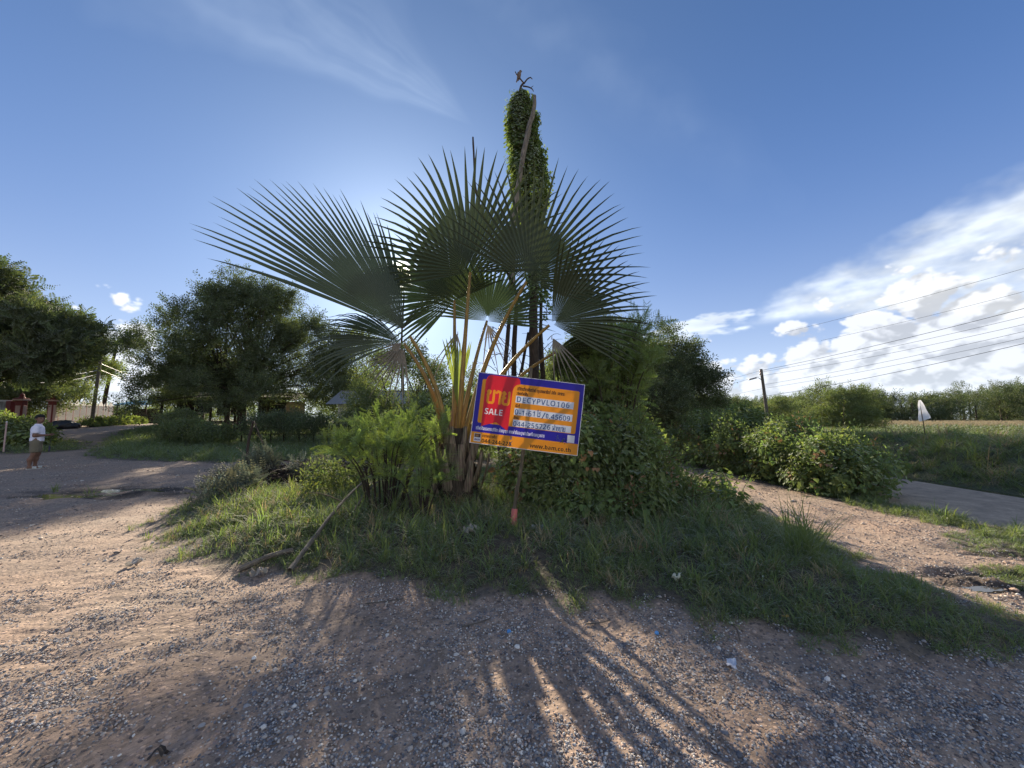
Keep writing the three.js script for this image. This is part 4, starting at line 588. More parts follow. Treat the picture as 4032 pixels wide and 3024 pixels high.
// dove on the bare branch
{
  const b = thing('dove', 'small dove perched on the bare twig at the top of the vine column', 'bird', [0.15, 8.77, -7.98]);
  const f = joined([blob([0, 0.075, 0], [0.042, 0.07, 0.042]), capsule([0.012, 0.11, 0], [0.03, 0.165, 0], 0.028, 0.02), blob([0.036, 0.178, 0], [0.022, 0.02, 0.019]), capsule([-0.012, 0.03, 0], [-0.055, -0.075, 0], 0.026, 0.012)], 0.03);
  part('body', skin(f, [-0.09, -0.1, -0.07], [0.08, 0.22, 0.07], 0.007), std([0.17, 0.12, 0.09], 0.85), b);
  part('beak', new THREE.ConeGeometry(0.006, 0.022, 6).rotateZ(-PI / 2).translate(0.066, 0.177, 0), std([0.05, 0.045, 0.04], 0.6), b);
  for (const s of [-1, 1]) { part('wing', skin(blob([-0.016, 0.06, s * 0.032], [0.026, 0.082, 0.014]), [-0.06, -0.04, s * 0.032 - 0.03], [0.03, 0.16, s * 0.032 + 0.03], 0.007), std([0.12, 0.085, 0.065], 0.9), b); part('leg', stem([V(0.01, 0.02, s * 0.016), V(0.012, -0.012, s * 0.016)], [0.004, 0.004], 5), std([0.25, 0.1, 0.08], 0.7), b); }
}

// ---------------------------------------------------------------- Thai lettering as pen strokes: x,y pairs in a box 10 high, strokes apart by |
const THAI = {
  'ก': [6, '0.8,0 0.8,6 1.7,6.7 0.7,7.6 1.8,9.6 3.2,10 4.7,9.4 5.3,8 5.3,0'], 'ข': [6, '2.3,8.6 1.5,8.2 1,9 1.6,9.9 2.5,9.4 2.3,8 1,6.6 1.3,5.4 1.3,1 2,0 4.4,0 5,1 5,10'], 'ค': [6, '0.8,0 0.8,7 1.6,9.4 3,10 4.6,9.3 5.2,7.5 5.2,0|0.8,2 1.6,4.8 2.6,5 2.9,4.1 2.2,3.5 1.6,4.2'],
  'ฉ': [6.5, '1.8,8.6 1.1,8.9 1.2,9.8 2,9.8 2.3,9 1.9,7 0.8,4.5 1.6,3.9 2.2,4.6|1.6,3.9 1.6,0 5.4,0 5.4,8 4.6,9.8 3.4,9.8 2.6,8.8|5.4,0 6.2,1.4'], 'ง': [5, '3,9.2 2.2,10 1.6,9.2 2.3,8.5 3,9.2 3.4,1 2.8,0 0.6,4.6'], 'จ': [6, '2.4,4.6 1.6,5.6 0.9,4.8 1.6,4 2.4,4.6 2.4,0 4.6,0 5.2,2 5.2,7.5 4.4,9.5 2.8,10 0.9,9'],
  'ช': [6.5, '2.2,8.6 1.5,8.2 1,9 1.6,9.9 2.4,9.4 2.2,8 1,6.6 1.3,5.4 1.3,1 2,0 4.2,0 4.8,1 4.8,7 4.2,8 5.8,10'], 'ซ': [6.5, '1.3,9 2,10 1.6,7 1.3,1 2,0 4.2,0 4.8,7 5.8,10'], 'ณ': [8, '1.6,9.2 1,10 2.2,9.6 1.8,7 0.9,5 1.6,0.4 2.6,0.8 2,2|1.6,8 3,10 4,8.6 4,1 4.8,0.2 5.6,1 7,2|7,10 7,0'],
  'ด': [6, '0.8,0 0.8,7 1.6,9.4 3,10 4.6,9.3 5.2,7.5 5.2,0|0.8,0 2.3,4.6 3,4 2.5,3.2 1.9,3.9'], 'ต': [6, '0.8,0 0.8,7 1.6,9.6 3,8.6 4.4,9.6 5.2,7.5 5.2,0|0.8,0 2.3,4.6 3,4 2.5,3.2 1.9,3.9'], 'ถ': [6, '1.6,0.4 0.8,0.9 1.5,1.6 2.1,0.9 1.4,0.2|1,1 1,4.6 1.8,5.6 0.7,6.6 1.8,9.6 3.2,10 4.7,9.4 5.3,8 5.3,0'],
  'ท': [6.4, '2,9 1.4,9.9 0.8,9 1.4,8.3 2,9 2,0|2,5 3.4,9.8 4.6,9.6 5.3,8 5.3,0'], 'น': [6.2, '2,9 1.4,9.9 0.8,9 1.4,8.3 2,9 2,0|2,1.2 4.2,2.6|5,10 5,1 4.4,0.2 3.9,1 4.6,1.7 5.6,0.8'], 'บ': [6, '2.2,9 1.6,9.9 0.9,9 1.6,8.3 2.2,9 1.6,8 1.6,0.8 2.4,0 4.3,0 5,0.8 5,10'], 'ฝ': [6.6, '1.9,9 1.3,9.9 0.7,9 1.3,8.3 1.9,9 1.9,0 3.6,5.4 5.4,0 5.4,12.5'],
  'พ': [6.6, '1.9,9 1.3,9.9 0.7,9 1.3,8.3 1.9,9 1.9,0 3.6,6 5.4,0 5.4,10'], 'ม': [6.2, '2,9 1.4,9.9 0.8,9 1.4,8.3 2,9 2,1 1.3,0.2 0.8,0.9 1.4,1.6 5.2,1.6|5.2,10 5.2,0'], 'ย': [6, '2.4,8.6 1.5,9.8 0.9,9 1.7,8 1.2,6 2.4,5.2 1,4.2 1.3,0.8 2.2,0 4.4,0 5,1 5,10'], 'ร': [5, '2,1.4 1.2,1.8 1,0.7 2,0.4 2.6,1.2 3.4,5.4 3,6.6 0.8,7.6 1,9.2 2.4,9.9 4.4,9.4'],
  'ว': [5, '2.6,0.4 1.8,0.8 2.4,1.8 3.2,1.1 2.8,0.3|3.4,1 4,6 3.6,9 2.3,10 0.7,9'], 'ษ': [7, '2.2,9 1.6,9.9 0.9,9 1.6,8.3 2.2,9 1.6,8 1.6,0.8 2.4,0 4.3,0 5,0.8 5,10|3.4,5.4 4.2,4.6 5,5 6.4,6.6'], 'ส': [6, '0.8,0 0.8,5.4 2.4,7 4.4,7 5.2,5.6 5.2,0|0.8,0 2.3,3.8 3,3.2 2.4,2.5|0.9,7.5 2.2,9.6 4,9.6 5,8.4 6,10'], 'ห': [6.4, '2,9 1.4,9.9 0.8,9 1.4,8.3 2,9 2,0|2,2.6 5.2,5.8 5.4,0|5.2,5.8 5.8,8 5,9.4 4.2,8.4 5,7.5'],
  'อ': [6, '2.4,4.6 1.5,5.4 0.9,4.6 1.6,3.8 1,2 1,0.8 1.8,0 4.4,0 5.2,1 5.2,7.6 4.4,9.5 2.8,10 0.9,9'], 'ฎ': [6.4, '0.8,0 0.8,6 1.7,6.7 0.7,7.6 1.8,9.6 3.2,10 4.7,9.4 5.3,8 5.3,-1 4,-3 3,-2 2,-3'], 'า': [4, '0.6,8.8 1.6,10 3,9.4 3.2,8 3.2,0'], 'ะ': [4, '0.8,1.4 1.4,2.4 2,1.6 1.2,0.8 3.4,2.6|0.8,6.4 1.4,7.4 2,6.6 1.2,5.8 3.4,7.6'], 'เ': [3, '1.4,10 1.4,1 2.2,0.3 2.6,1.1 1.9,1.7'], 'ไ': [4, '3.4,15 1,14 2,12.5 2.4,1 3.2,0.3 3.6,1.1 2.8,1.7'],
  'ำ': [4, '0.6,8.8 1.6,10 3,9.4 3.2,8 3.2,0|-1,11.6 -0.3,12.3 0.4,11.6 -0.3,10.9 -1,11.6'],
  '\u0e34': [0, '-4.6,11.2 -3.4,13 -1.8,13 -0.8,11.2 -4.6,11.2'], '\u0e35': [0, '-4.6,11.2 -3.4,13 -1.8,13 -0.8,11.2 -4.6,11.2|-0.8,11.2 -0.8,14'], '\u0e37': [0, '-4.6,11.2 -3.4,13 -1.8,13 -0.8,11.2 -4.6,11.2|-0.8,11.2 -0.8,14|-1.8,12.6 -1.8,14'], '\u0e31': [0, '-3.6,11.4 -3,12.2 -3.8,12.6 -4.2,11.6 -2.8,11 -1,13.4'], '\u0e38': [0, '-1.8,-1.2 -1.2,-1.6 -1.2,-3.6'], '\u0e39': [0, '-3,-1.2 -2.4,-3.4 -0.9,-3.4 -0.9,-1'], '\u0e48': [0, '-1,13.2 -1,15'], '\u0e49': [0, '-2.6,14 -2.2,14.8 -1.6,13.6 -0.4,15'], '\u0e4c': [0, '-2.2,11.6 -2.8,12.6 -1.6,13 -1.4,12 -2.2,11.6|-1.6,13 -0.4,14.4'],
};
function thai(ctx, text, x, y, size, colour, weight, squash = 1) {
  ctx.strokeStyle = colour; ctx.lineWidth = weight; ctx.lineCap = 'round'; ctx.lineJoin = 'round'; const k = size / 10;
  for (const ch of text) {
    const g = THAI[ch]; if (!g) { if (ch === ' ') x += 4 * k * squash; else { ctx.fillStyle = colour; ctx.font = `${size * 1.25}px sans-serif`; ctx.fillText(ch, x, y); x += ctx.measureText(ch).width; } continue; }
    for (const s of g[1].split('|')) { ctx.beginPath(); s.split(' ').forEach((p, i) => { const [a, b] = p.split(',').map(Number); i ? ctx.lineTo(x + a * k * squash, y - b * k) : ctx.moveTo(x + a * k * squash, y - b * k); }); ctx.stroke(); }
    x += g[0] * k * squash;
  }
  return x;
}
function signFace() {
  const W = 1536, H = 1024, c = document.createElement('canvas'); c.width = W; c.height = H; const x = c.getContext('2d');
  const blue = '#2c1fa6', gold = '#f2a01c', red = '#dd1f33';
  x.fillStyle = '#e8e6ea'; x.fillRect(0, 0, W, H); x.fillStyle = blue; x.fillRect(8, 8, W - 16, H - 16); x.fillStyle = gold; x.fillRect(8, 858, W - 16, H - 866);
  const round = (a, b, w, h, r) => { x.beginPath(); x.moveTo(a + r, b); x.arcTo(a + w, b, a + w, b + h, r); x.arcTo(a + w, b + h, a, b + h, r); x.arcTo(a, b + h, a, b, r); x.arcTo(a, b, a + w, b, r); x.closePath(); x.fill(); };
  round(72, 92, 1400, 632, 26);
  x.fillStyle = blue; x.fillRect(610, 60, 880, 60); x.fillRect(560, 60, 60, 60);
  x.fillStyle = gold; round(560, 108, 912, 616, 30);
  // ribbon
  x.fillStyle = red; x.beginPath(); x.moveTo(180, 22); x.lineTo(560, 22); x.quadraticCurveTo(612, 26, 616, 90); x.lineTo(616, 112); x.quadraticCurveTo(520, 120, 520, 240); x.lineTo(520, 800); x.lineTo(340, 690); x.lineTo(130, 770); x.lineTo(122, 130); x.quadraticCurveTo(126, 40, 180, 22); x.fill();
  x.lineCap = 'butt'; thai(x, 'ขาย', 150, 420, 172, gold, 36, 1.28);
  x.fillStyle = '#f2eef0'; x.font = 'bold 118px sans-serif'; x.fillText('SALE', 152, 590);
  thai(x, 'บริษัทบริหารสินทรัพย์ กรุงเทพพาณิชย์ จำกัด (มหาชน)', 580, 196, 36, '#4a2508', 6, 0.86);
  thai(x, 'รหัสทรัพย์สิน', 580, 262, 32, '#4a2508', 5.5, 0.95); thai(x, 'เนื้อที่', 580, 440, 32, '#4a2508', 5.5); thai(x, 'ติดต่อ', 580, 608, 32, '#4a2508', 5.5);
  x.fillStyle = '#dfe4ee'; x.fillRect(576, 276, 830, 100); x.fillRect(576, 454, 830, 100); x.fillRect(576, 620, 830, 96);
  const pen = '#244a86', hand = (s, px, py, sz, dx) => { x.fillStyle = pen; x.strokeStyle = pen; x.lineWidth = 2.5; let q = px; for (const ch of s) { x.save(); x.translate(q, py + 4 * Math.sin(q)); x.rotate(0.04 * Math.sin(q * 3)); x.font = `${sz}px sans-serif`; x.fillText(ch, 0, 0); x.strokeText(ch, 0, 0); q += x.measureText(ch).width + dx; x.restore(); } return q; };
  hand('DECYPVLO106', 588, 366, 104, 10);
  let q = hand('0-1-61', 584, 546, 100, 4); q = thai(x, 'ไร\u0e48', q + 6, 544, 66, pen, 9); q = hand('/', q + 12, 560, 130, 10); q = thai(x, 'ฉ', q, 544, 58, pen, 9); hand('.45609', q + 4, 546, 96, 4);
  q = hand('044-255726', 580, 708, 94, 4); thai(x, 'ฝ\u0e48ายขาย', q + 22, 708, 58, pen, 8);
  thai(x, 'ทรัพย์สินของทางบริษัท ห้ามบุกรุก หากฝ่าฝืนจะถูกดำเนินคดีตามกฎหมาย', 60, 822, 36, '#eceaf4', 6, 0.94);
  x.fillStyle = '#eceaf0'; x.fillRect(1366, 746, 104, 106);       // white square at the corner
  x.fillStyle = '#efeef2'; round(52, 878, 96, 114, 8); x.fillStyle = '#3c1c30'; x.fillRect(58, 884, 84, 50); thai(x, 'บสก', 66, 924, 26, '#d9a25c', 4.5, 1.15); x.fillStyle = '#2c2a78'; x.font = 'bold 38px sans-serif'; x.fillText('BAM', 60, 978);
  thai(x, 'สาขานครราชสีมา', 168, 920, 30, '#5a2e08', 5); x.fillStyle = '#2a1606'; x.font = 'bold 76px sans-serif'; x.fillText('044-244-228', 164, 1000);
  hand('8', 560, 905, 60, 0); x.lineWidth = 5; x.beginPath(); x.moveTo(560, 1004); x.lineTo(600, 930); x.moveTo(556, 940); x.lineTo(604, 1000); x.stroke();
  x.fillStyle = '#2a1606'; x.font = 'bold 78px sans-serif'; x.fillText('www.bam.co.th', 850, 985);
  const t = new THREE.CanvasTexture(c); t.colorSpace = THREE.SRGBColorSpace; t.anisotropy = 8; return t;
}
{
  const t = thing('sale_sign', 'orange and blue land sale sign board tied to a leaning bamboo stake', 'sign', on(0.02, -4.86)), y0 = t.position.y;
  const face = new THREE.MeshPhysicalMaterial({ map: signFace(), roughness: 0.72, transmission: 0.38, thickness: 0 }), edgeM = leafMat([0.78, 0.78, 0.8], 0.4, 0.75);
  const g = new THREE.BoxGeometry(1.285, 0.85, 0.005, 24, 12, 1), a = g.attributes.position; for (let i = 0; i < a.count; i++) { const x = a.getX(i), y = a.getY(i); a.setZ(i, a.getZ(i) + 0.012 * Math.sin(x * 3 + 0.6) + 0.006 * Math.sin(y * 5)); } g.computeVertexNormals();
  const b = part('sign_board', g, [edgeM, edgeM, edgeM, edgeM, face, edgeM], t); b.position.set(0.165, 1.515 - y0, 0.11); b.rotation.z = -0.121;
  // bamboo stake with nodes
  const bam = std([0.30, 0.245, 0.16], 0.6, { map: bark }), path = spline([[0.0, -0.15, 0], [0.0, 0.1, 0], [0.035, 0.4, 0.005], [0.09, 0.87 - y0, 0.035], [0.15, 1.45 - y0, 0.07], [0.215, 2.07 - y0, 0.075]], 60), rad = path.map((p, i) => { const k = (i % 8) / 8; return (0.0245 - 0.006 * (i / 60)) * (k < 0.13 ? 1.22 : 1); });
  part('stake', stem(path, rad, 10), bam, t);
  const tape = std([0.62, 0.17, 0.15], 0.6); part('red_tape', stem(spline([[0.0, 0.03, 0], [0.0, 0.1, 0], [0.012, 0.22, 0.001]], 8), taper(9, 0.035, 0.033), 12, 0.25, 3), tape, t);
}

// ---------------------------------------------------------------- the boy on the dirt road (faces +x, right side towards +z)
{
  const t = thing('person', 'person in white school shirt, khaki shorts and pale slippers standing on the dirt road', 'person', on(-14.05, -11.85, -0.005), 0.72) , skinM = std([0.19, 0.095, 0.06], 0.6);
  t.scale.setScalar(1.14);
  const fingers = (cx, cy, cz, s) => { const out = []; for (let i = 0; i < 4; i++) { const z = cz - s * (0.002 + i * 0.0165), L = [0.03, 0.034, 0.031, 0.024][i], y = cy - 0.004 + 0.003 * i; out.push(capsule([cx, y, z], [cx + L * 0.9, y - 0.004, z], 0.0088, 0.008), capsule([cx + L * 0.9, y - 0.004, z], [cx + L * 1.5, y + 0.016, z - s * 0.004], 0.008, 0.0075)); } out.push(capsule([cx - 0.03, cy + 0.012, cz - s * 0.005], [cx + 0.004, cy + 0.034, cz - s * 0.016], 0.011, 0.009), capsule([cx + 0.004, cy + 0.034, cz - s * 0.016], [cx + 0.032, cy + 0.036, cz - s * 0.022], 0.009, 0.008)); return out; };
  const legs = [], arms = [], hands = [];
  for (const s of [1, -1]) {
    const fx = s > 0 ? -0.035 : 0.035;
    legs.push(capsule([-0.005, 0.68, s * 0.072], [fx * 0.6 + 0.01, 0.385, s * 0.078], 0.078, 0.054), capsule([fx * 0.6 + 0.01, 0.385, s * 0.078], [fx - 0.03, 0.25, s * 0.078], 0.051, 0.05), capsule([fx - 0.03, 0.25, s * 0.078], [fx - 0.03, 0.075, s * 0.08], 0.05, 0.031), capsule([fx - 0.045, 0.045, s * 0.08], [fx + 0.08, 0.032, s * 0.09], 0.032, 0.026), capsule([fx + 0.08, 0.032, s * 0.09], [fx + 0.125, 0.026, s * 0.094], 0.026, 0.016));
    arms.push(capsule([0.0, 1.075, s * 0.145], [-0.012, 0.86, s * 0.178], 0.048, 0.039), capsule([-0.012, 0.86, s * 0.178], [0.185, 0.865, s * 0.085], 0.037, 0.024));
    hands.push(blob([0.218, 0.868, s * 0.062], [0.036, 0.014, 0.03]), capsule([0.185, 0.865, s * 0.085], [0.21, 0.868, s * 0.068], 0.022, 0.018), ...fingers(0.245, 0.866, s * 0.082, s));
  }
  const torso = [blob([0, 0.74, 0], [0.10, 0.11, 0.135]), blob([0.01, 0.86, 0], [0.105, 0.14, 0.13]), blob([0.005, 1.0, 0], [0.105, 0.14, 0.14]), capsule([-0.005, 1.06, -0.11], [-0.005, 1.06, 0.11], 0.055, 0.055), capsule([0, 1.08, 0], [0.018, 1.2, 0.004], 0.05, 0.043)];
  // head turned towards the camera (head frame: hx forward of the face)
  const hc = [0.032, 1.285, 0.012], ha = -0.95, hd = (fx, y, sz) => [hc[0] + Math.cos(ha) * fx + Math.sin(ha) * sz * 1, hc[1] + y, hc[2] - Math.sin(ha) * fx + Math.cos(ha) * sz];
  const B = (f, y, s, r) => { const c = hd(f, y, s), k = Math.cos(ha), q = -Math.sin(ha); return (x, yy, z) => { const dx = x - c[0], dz = z - c[2], lx = dx * k + dz * q, lz = -dx * q + dz * k; return (Math.hypot(lx / r[0], (yy - c[1]) / r[1], lz / r[2]) - 1) * Math.min(...r); }; };
  const head = [B(-0.01, 0.025, 0, [0.095, 0.092, 0.078]), B(0.026, -0.03, 0, [0.066, 0.072, 0.062]), B(0.055, -0.075, 0, [0.028, 0.022, 0.028]), capsule(hd(0.078, 0.012, 0), hd(0.1, -0.022, 0), 0.01, 0.0145), B(-0.006, -0.008, 0.08, [0.02, 0.03, 0.011]), B(-0.006, -0.008, -0.08, [0.02, 0.03, 0.011]), capsule(hd(0.085, -0.052, -0.018), hd(0.085, -0.052, 0.018), 0.008, 0.008)];
  const eyes = [B(0.086, 0.008, 0.03, [0.014, 0.009, 0.014]), B(0.086, 0.008, -0.03, [0.014, 0.009, 0.014])];
  const bodyF = joined([...legs, ...torso], 0.035), armF = joined(arms, 0.03), headRaw = joined(head, 0.018), headF = (x, y, z) => Math.max(headRaw(x, y, z), -Math.min(...eyes.map((e) => e(x, y, z))));
  const all = (x, y, z) => smin(smin(bodyF(x, y, z), armF(x, y, z), 0.03), headF(x, y, z), 0.02);
  const bodyG = skin(all, [-0.2, -0.02, -0.28], [0.28, 1.24, 0.28], 0.012), headG = skin(headF, [-0.12, 1.16, -0.13], [0.19, 1.43, 0.18], 0.006), handL = skin(joined(hands.slice(0, hands.length / 2), 0.005), [0.15, 0.82, 0.0], [0.33, 0.93, 0.13], 0.004), handR = skin(joined(hands.slice(hands.length / 2), 0.005), [0.15, 0.82, -0.13], [0.33, 0.93, 0.0], 0.004);
  part('body', merge([bodyG, headG, handL, handR]), skinM, t);
  part('eyes', merge([0.03, -0.03].map((s) => new THREE.SphereGeometry(0.0105, 10, 8).translate(...hd(0.0765, 0.008, s)))), std([0.05, 0.04, 0.035], 0.2), t);
  const hairF = (x, y, z) => { const a = B(-0.016, 0.03, 0, [0.104, 0.098, 0.09])(x, y, z), k = Math.cos(ha), q = -Math.sin(ha), lx = (x - hc[0]) * k + (z - hc[2]) * q; return Math.max(a, -((y - hc[1]) - (lx > 0.03 ? 0.04 : -0.045 + 0.9 * Math.max(0, lx + 0.03)))); };
  part('hair', skin(hairF, [-0.16, 1.2, -0.16], [0.19, 1.45, 0.19], 0.006), std([0.012, 0.01, 0.01], 0.95), t);
  const wr = (x, y, z) => 0.005 * n3(x * 14, y * 11, z * 14);
  const shirtCore = joined([blob([0.005, 0.74, 0], [0.128, 0.14, 0.158]), blob([0.012, 0.88, 0], [0.128, 0.16, 0.155]), blob([0.004, 1.0, 0], [0.124, 0.15, 0.158]), capsule([-0.005, 1.065, -0.12], [-0.005, 1.065, 0.12], 0.065, 0.065), capsule([0, 1.07, 0.14], [-0.006, 0.945, 0.172], 0.066, 0.068), capsule([0, 1.07, -0.14], [-0.006, 0.945, -0.172], 0.066, 0.068)], 0.03);
  const shirt = (x, y, z) => { const o = shirtCore(x, y, z) + wr(x, y, z); return Math.max(o, 0.70 + 0.012 * Math.sin(z * 20) - y, y - 1.142, Math.abs(z) > 0.13 ? 0.915 - y : -1); };
  part('shirt', skin(shirt, [-0.2, 0.66, -0.28], [0.2, 1.17, 0.28], 0.011), std([0.74, 0.72, 0.82], 0.85), t);
  const collarG = new THREE.TorusGeometry(0.056, 0.014, 8, 20).rotateX(PI / 2).scale(1, 1.3, 1).translate(0.008, 1.142, 0.003); part('collar', collarG, std([0.74, 0.72, 0.82], 0.85), t);
  const shortsCore = joined([blob([0, 0.71, 0], [0.125, 0.09, 0.15]), capsule([0, 0.66, 0.07], [0.0, 0.4, 0.083], 0.1, 0.093), capsule([0, 0.66, -0.07], [0.02, 0.4, -0.083], 0.1, 0.093)], 0.03);
  part('shorts', skin((x, y, z) => Math.max(shortsCore(x, y, z) + wr(x, y, z), 0.43 - y, y - 0.745), [-0.18, 0.38, -0.22], [0.18, 0.78, 0.22], 0.011), std([0.165, 0.14, 0.095], 0.9), t);
  for (const s of [1, -1]) { const fx = s > 0 ? -0.035 : 0.035; const sole = joined([capsule([fx - 0.05, 0.012, s * 0.08], [fx + 0.135, 0.012, s * 0.094], 0.036, 0.034)], 0.01), strap = (x, y, z) => Math.max(Math.abs(joined([capsule([fx + 0.03, 0.034, s * 0.086], [fx + 0.1, 0.03, s * 0.092], 0.037, 0.034)], 0.01)(x, y, z)) - 0.005, fx + 0.025 - x, x - fx - 0.1, 0.02 - y); part('slipper', skin((x, y, z) => Math.min(Math.max(sole(x, y, z), y - 0.02, 0.003 - y), strap(x, y, z)), [fx - 0.1, -0.01, s * 0.085 - 0.06], [fx + 0.19, 0.09, s * 0.085 + 0.06], 0.006), std([0.46, 0.46, 0.43], 0.7), t); }
  // what he holds: a dark phone with a strap
  const ph = thing('phone', 'small dark phone held in both hands by the person on the road', 'phone', [0, 0, 0]); ph.position.copy(V(0.268, 0.88, 0.0).multiplyScalar(1.14).applyAxisAngle(V(0, 1, 0), 0.72).add(t.position)); ph.rotation.y = 0.72; ph.scale.setScalar(1.1);
  part('case', new RoundedBoxGeometry(0.075, 0.009, 0.12, 2, 0.004).rotateZ(0.25), std([0.03, 0.03, 0.035], 0.35), ph); part('strap', stem([V(0.0, 0, 0), V(-0.02, -0.12, 0.02), V(-0.035, -0.3, 0.02), V(-0.03, -0.33, 0.02), V(-0.035, -0.46, 0.02)], [0.003, 0.003, 0.003, 0.016, 0.014], 7), std([0.04, 0.03, 0.08], 0.7), ph);
}

// ---------------------------------------------------------------- gate, wall and fence on the left
{
  const maroon = std([0.17, 0.032, 0.028], 0.8), pink = std([0.48, 0.33, 0.29], 0.9), white = std([0.58, 0.56, 0.55], 0.85), grey = std([0.6, 0.62, 0.64], 0.9, { map: bark }), sheetT = tileTex(128, (u, v) => { const k = 0.82 + 0.08 * tn(u, v, 8, 4) + 0.05 * n2(u * 30, v * 2); return [k, k * 0.99, k * 0.97]; });
  function pillar(label, x, d, w, h) {
    const p = thing('gate_pillar', label, 'pillar', on(x, -d), 0.25, 'gate pillars'); const box = (n, a, b, y0, y1, m) => part(n, new RoundedBoxGeometry(a, y1 - y0, b, 1, 0.012).translate(0, (y0 + y1) / 2, 0), m, p);
    box('shaft', w, w, -0.1, h, maroon); box('base_block', w + 0.16, w + 0.16, -0.15, 0.35, maroon); for (const s of [-1, 1]) { part('panel', new RoundedBoxGeometry(0.04, h * 0.62, w * 0.62, 1, 0.01).translate(s * (w / 2 + 0.01), h * 0.55, 0), pink, p); part('panel', new RoundedBoxGeometry(w * 0.62, h * 0.62, 0.04, 1, 0.01).translate(0, h * 0.55, s * (w / 2 + 0.01)), pink, p); }
    box('cap', w + 0.16, w + 0.16, h, h + 0.1, pink); box('cap', w + 0.08, w + 0.08, h + 0.1, h + 0.16, maroon); part('finial', new THREE.LatheGeometry([[0.16, 0], [0.14, 0.06], [0.08, 0.1], [0.11, 0.16], [0.09, 0.22], [0.03, 0.28], [0.0, 0.36]].map(([a, b]) => new THREE.Vector2(a, b)), 12).translate(0, h + 0.16, 0), maroon, p);
  }
  pillar('broad pink and maroon gate pillar at the end of the grey wall', -29.6, 24, 0.36, 2.15); pillar('slim dark maroon gate pillar at the start of the white fence', -34.9, 30.2, 0.32, 2.05);
  const w = thing('garden_wall', 'plain grey masonry wall ending at the broad gate pillar', 'wall', on(-30, -24)); part('wall_slab', new RoundedBoxGeometry(9, 2.2, 0.18, 1, 0.01).translate(-4.8, 1.0, 0), grey, w); part('coping', new RoundedBoxGeometry(9, 0.08, 0.24, 1, 0.01).translate(-4.8, 2.14, 0), white, w); part('maroon_post', new RoundedBoxGeometry(0.3, 2.25, 0.24, 1, 0.01).translate(-0.2, 1.0, 0.03), maroon, w);
  const f = thing('peaked_fence', 'pale grey fence of peaked sheet panels on a maroon plinth', 'fence', [0, 0, 0]), A = V(-35.5, 0, -30.6), E = V(-41.3, 0, -41.2), n = 10, sheetM = std([0.78, 0.78, 0.8], 0.8, { map: sheetT }), L = A.distanceTo(E), ang = Math.atan2(-(E.z - A.z), E.x - A.x);
  const pw = L / n, sh = new THREE.Shape([new THREE.Vector2(0.05, 0), new THREE.Vector2(pw - 0.05, 0), new THREE.Vector2(pw - 0.05, 1.4), new THREE.Vector2(pw / 2, 1.85), new THREE.Vector2(0.05, 1.4)]), pg = new THREE.ExtrudeGeometry(sh, { depth: 0.03, bevelEnabled: false }), ridge = []; for (let x = 0.12; x < pw - 0.08; x += 0.11) ridge.push(new THREE.BoxGeometry(0.025, 1.34, 0.016).translate(x, 0.69, 0.036)); const panelG = merge([pg, ...ridge]);
  for (let i = 0; i <= n; i++) {
    const q = A.clone().lerp(E, i / n), y = groundAt(q.x, q.z); const put = (m) => { m.position.set(q.x, y, q.z); m.rotation.y = ang; };
    put(part('post', new THREE.BoxGeometry(0.07, 2.0, 0.1).translate(0, 0.85, 0), maroon, f)); if (i === n) break;
    put(part('panel', panelG.clone().translate(0, 0.42, 0), sheetM, f)); put(part('plinth', new THREE.BoxGeometry(pw, 0.09, 0.12).translate(pw / 2, 0.36, 0.01), maroon, f)); if (i % 3 !== 1) put(part('footing', new THREE.BoxGeometry(pw - 0.12, 0.36, 0.1).translate(pw / 2, 0.14, -0.02), pink, f));
  }
  const bag = solo('black_sack', skin((x, y, z) => blob([0, 0.22, 0], [0.85, 0.42, 0.5])(x, y, z) + 0.05 * n3(x * 3, y * 3, z * 3), [-1.1, -0.1, -0.8], [1.1, 0.9, 0.8], 0.07), std([0.02, 0.021, 0.026], 0.45), 'black plastic-covered heap at the foot of the white fence', 'heap'); bag.position.set(...on(-33.2, -29.6)); bag.rotation.y = 0.6;
  const fp = thing('marker_post', 'slim pale post in the sunlit bush at the left edge', 'post', on(-21.5, -17)); part('shaft', new THREE.CylinderGeometry(0.026, 0.03, 1.3, 10).translate(0, 0.6, 0), pink, fp); part('cap', new THREE.SphereGeometry(0.034, 10, 8).translate(0, 1.26, 0), white, fp);
}
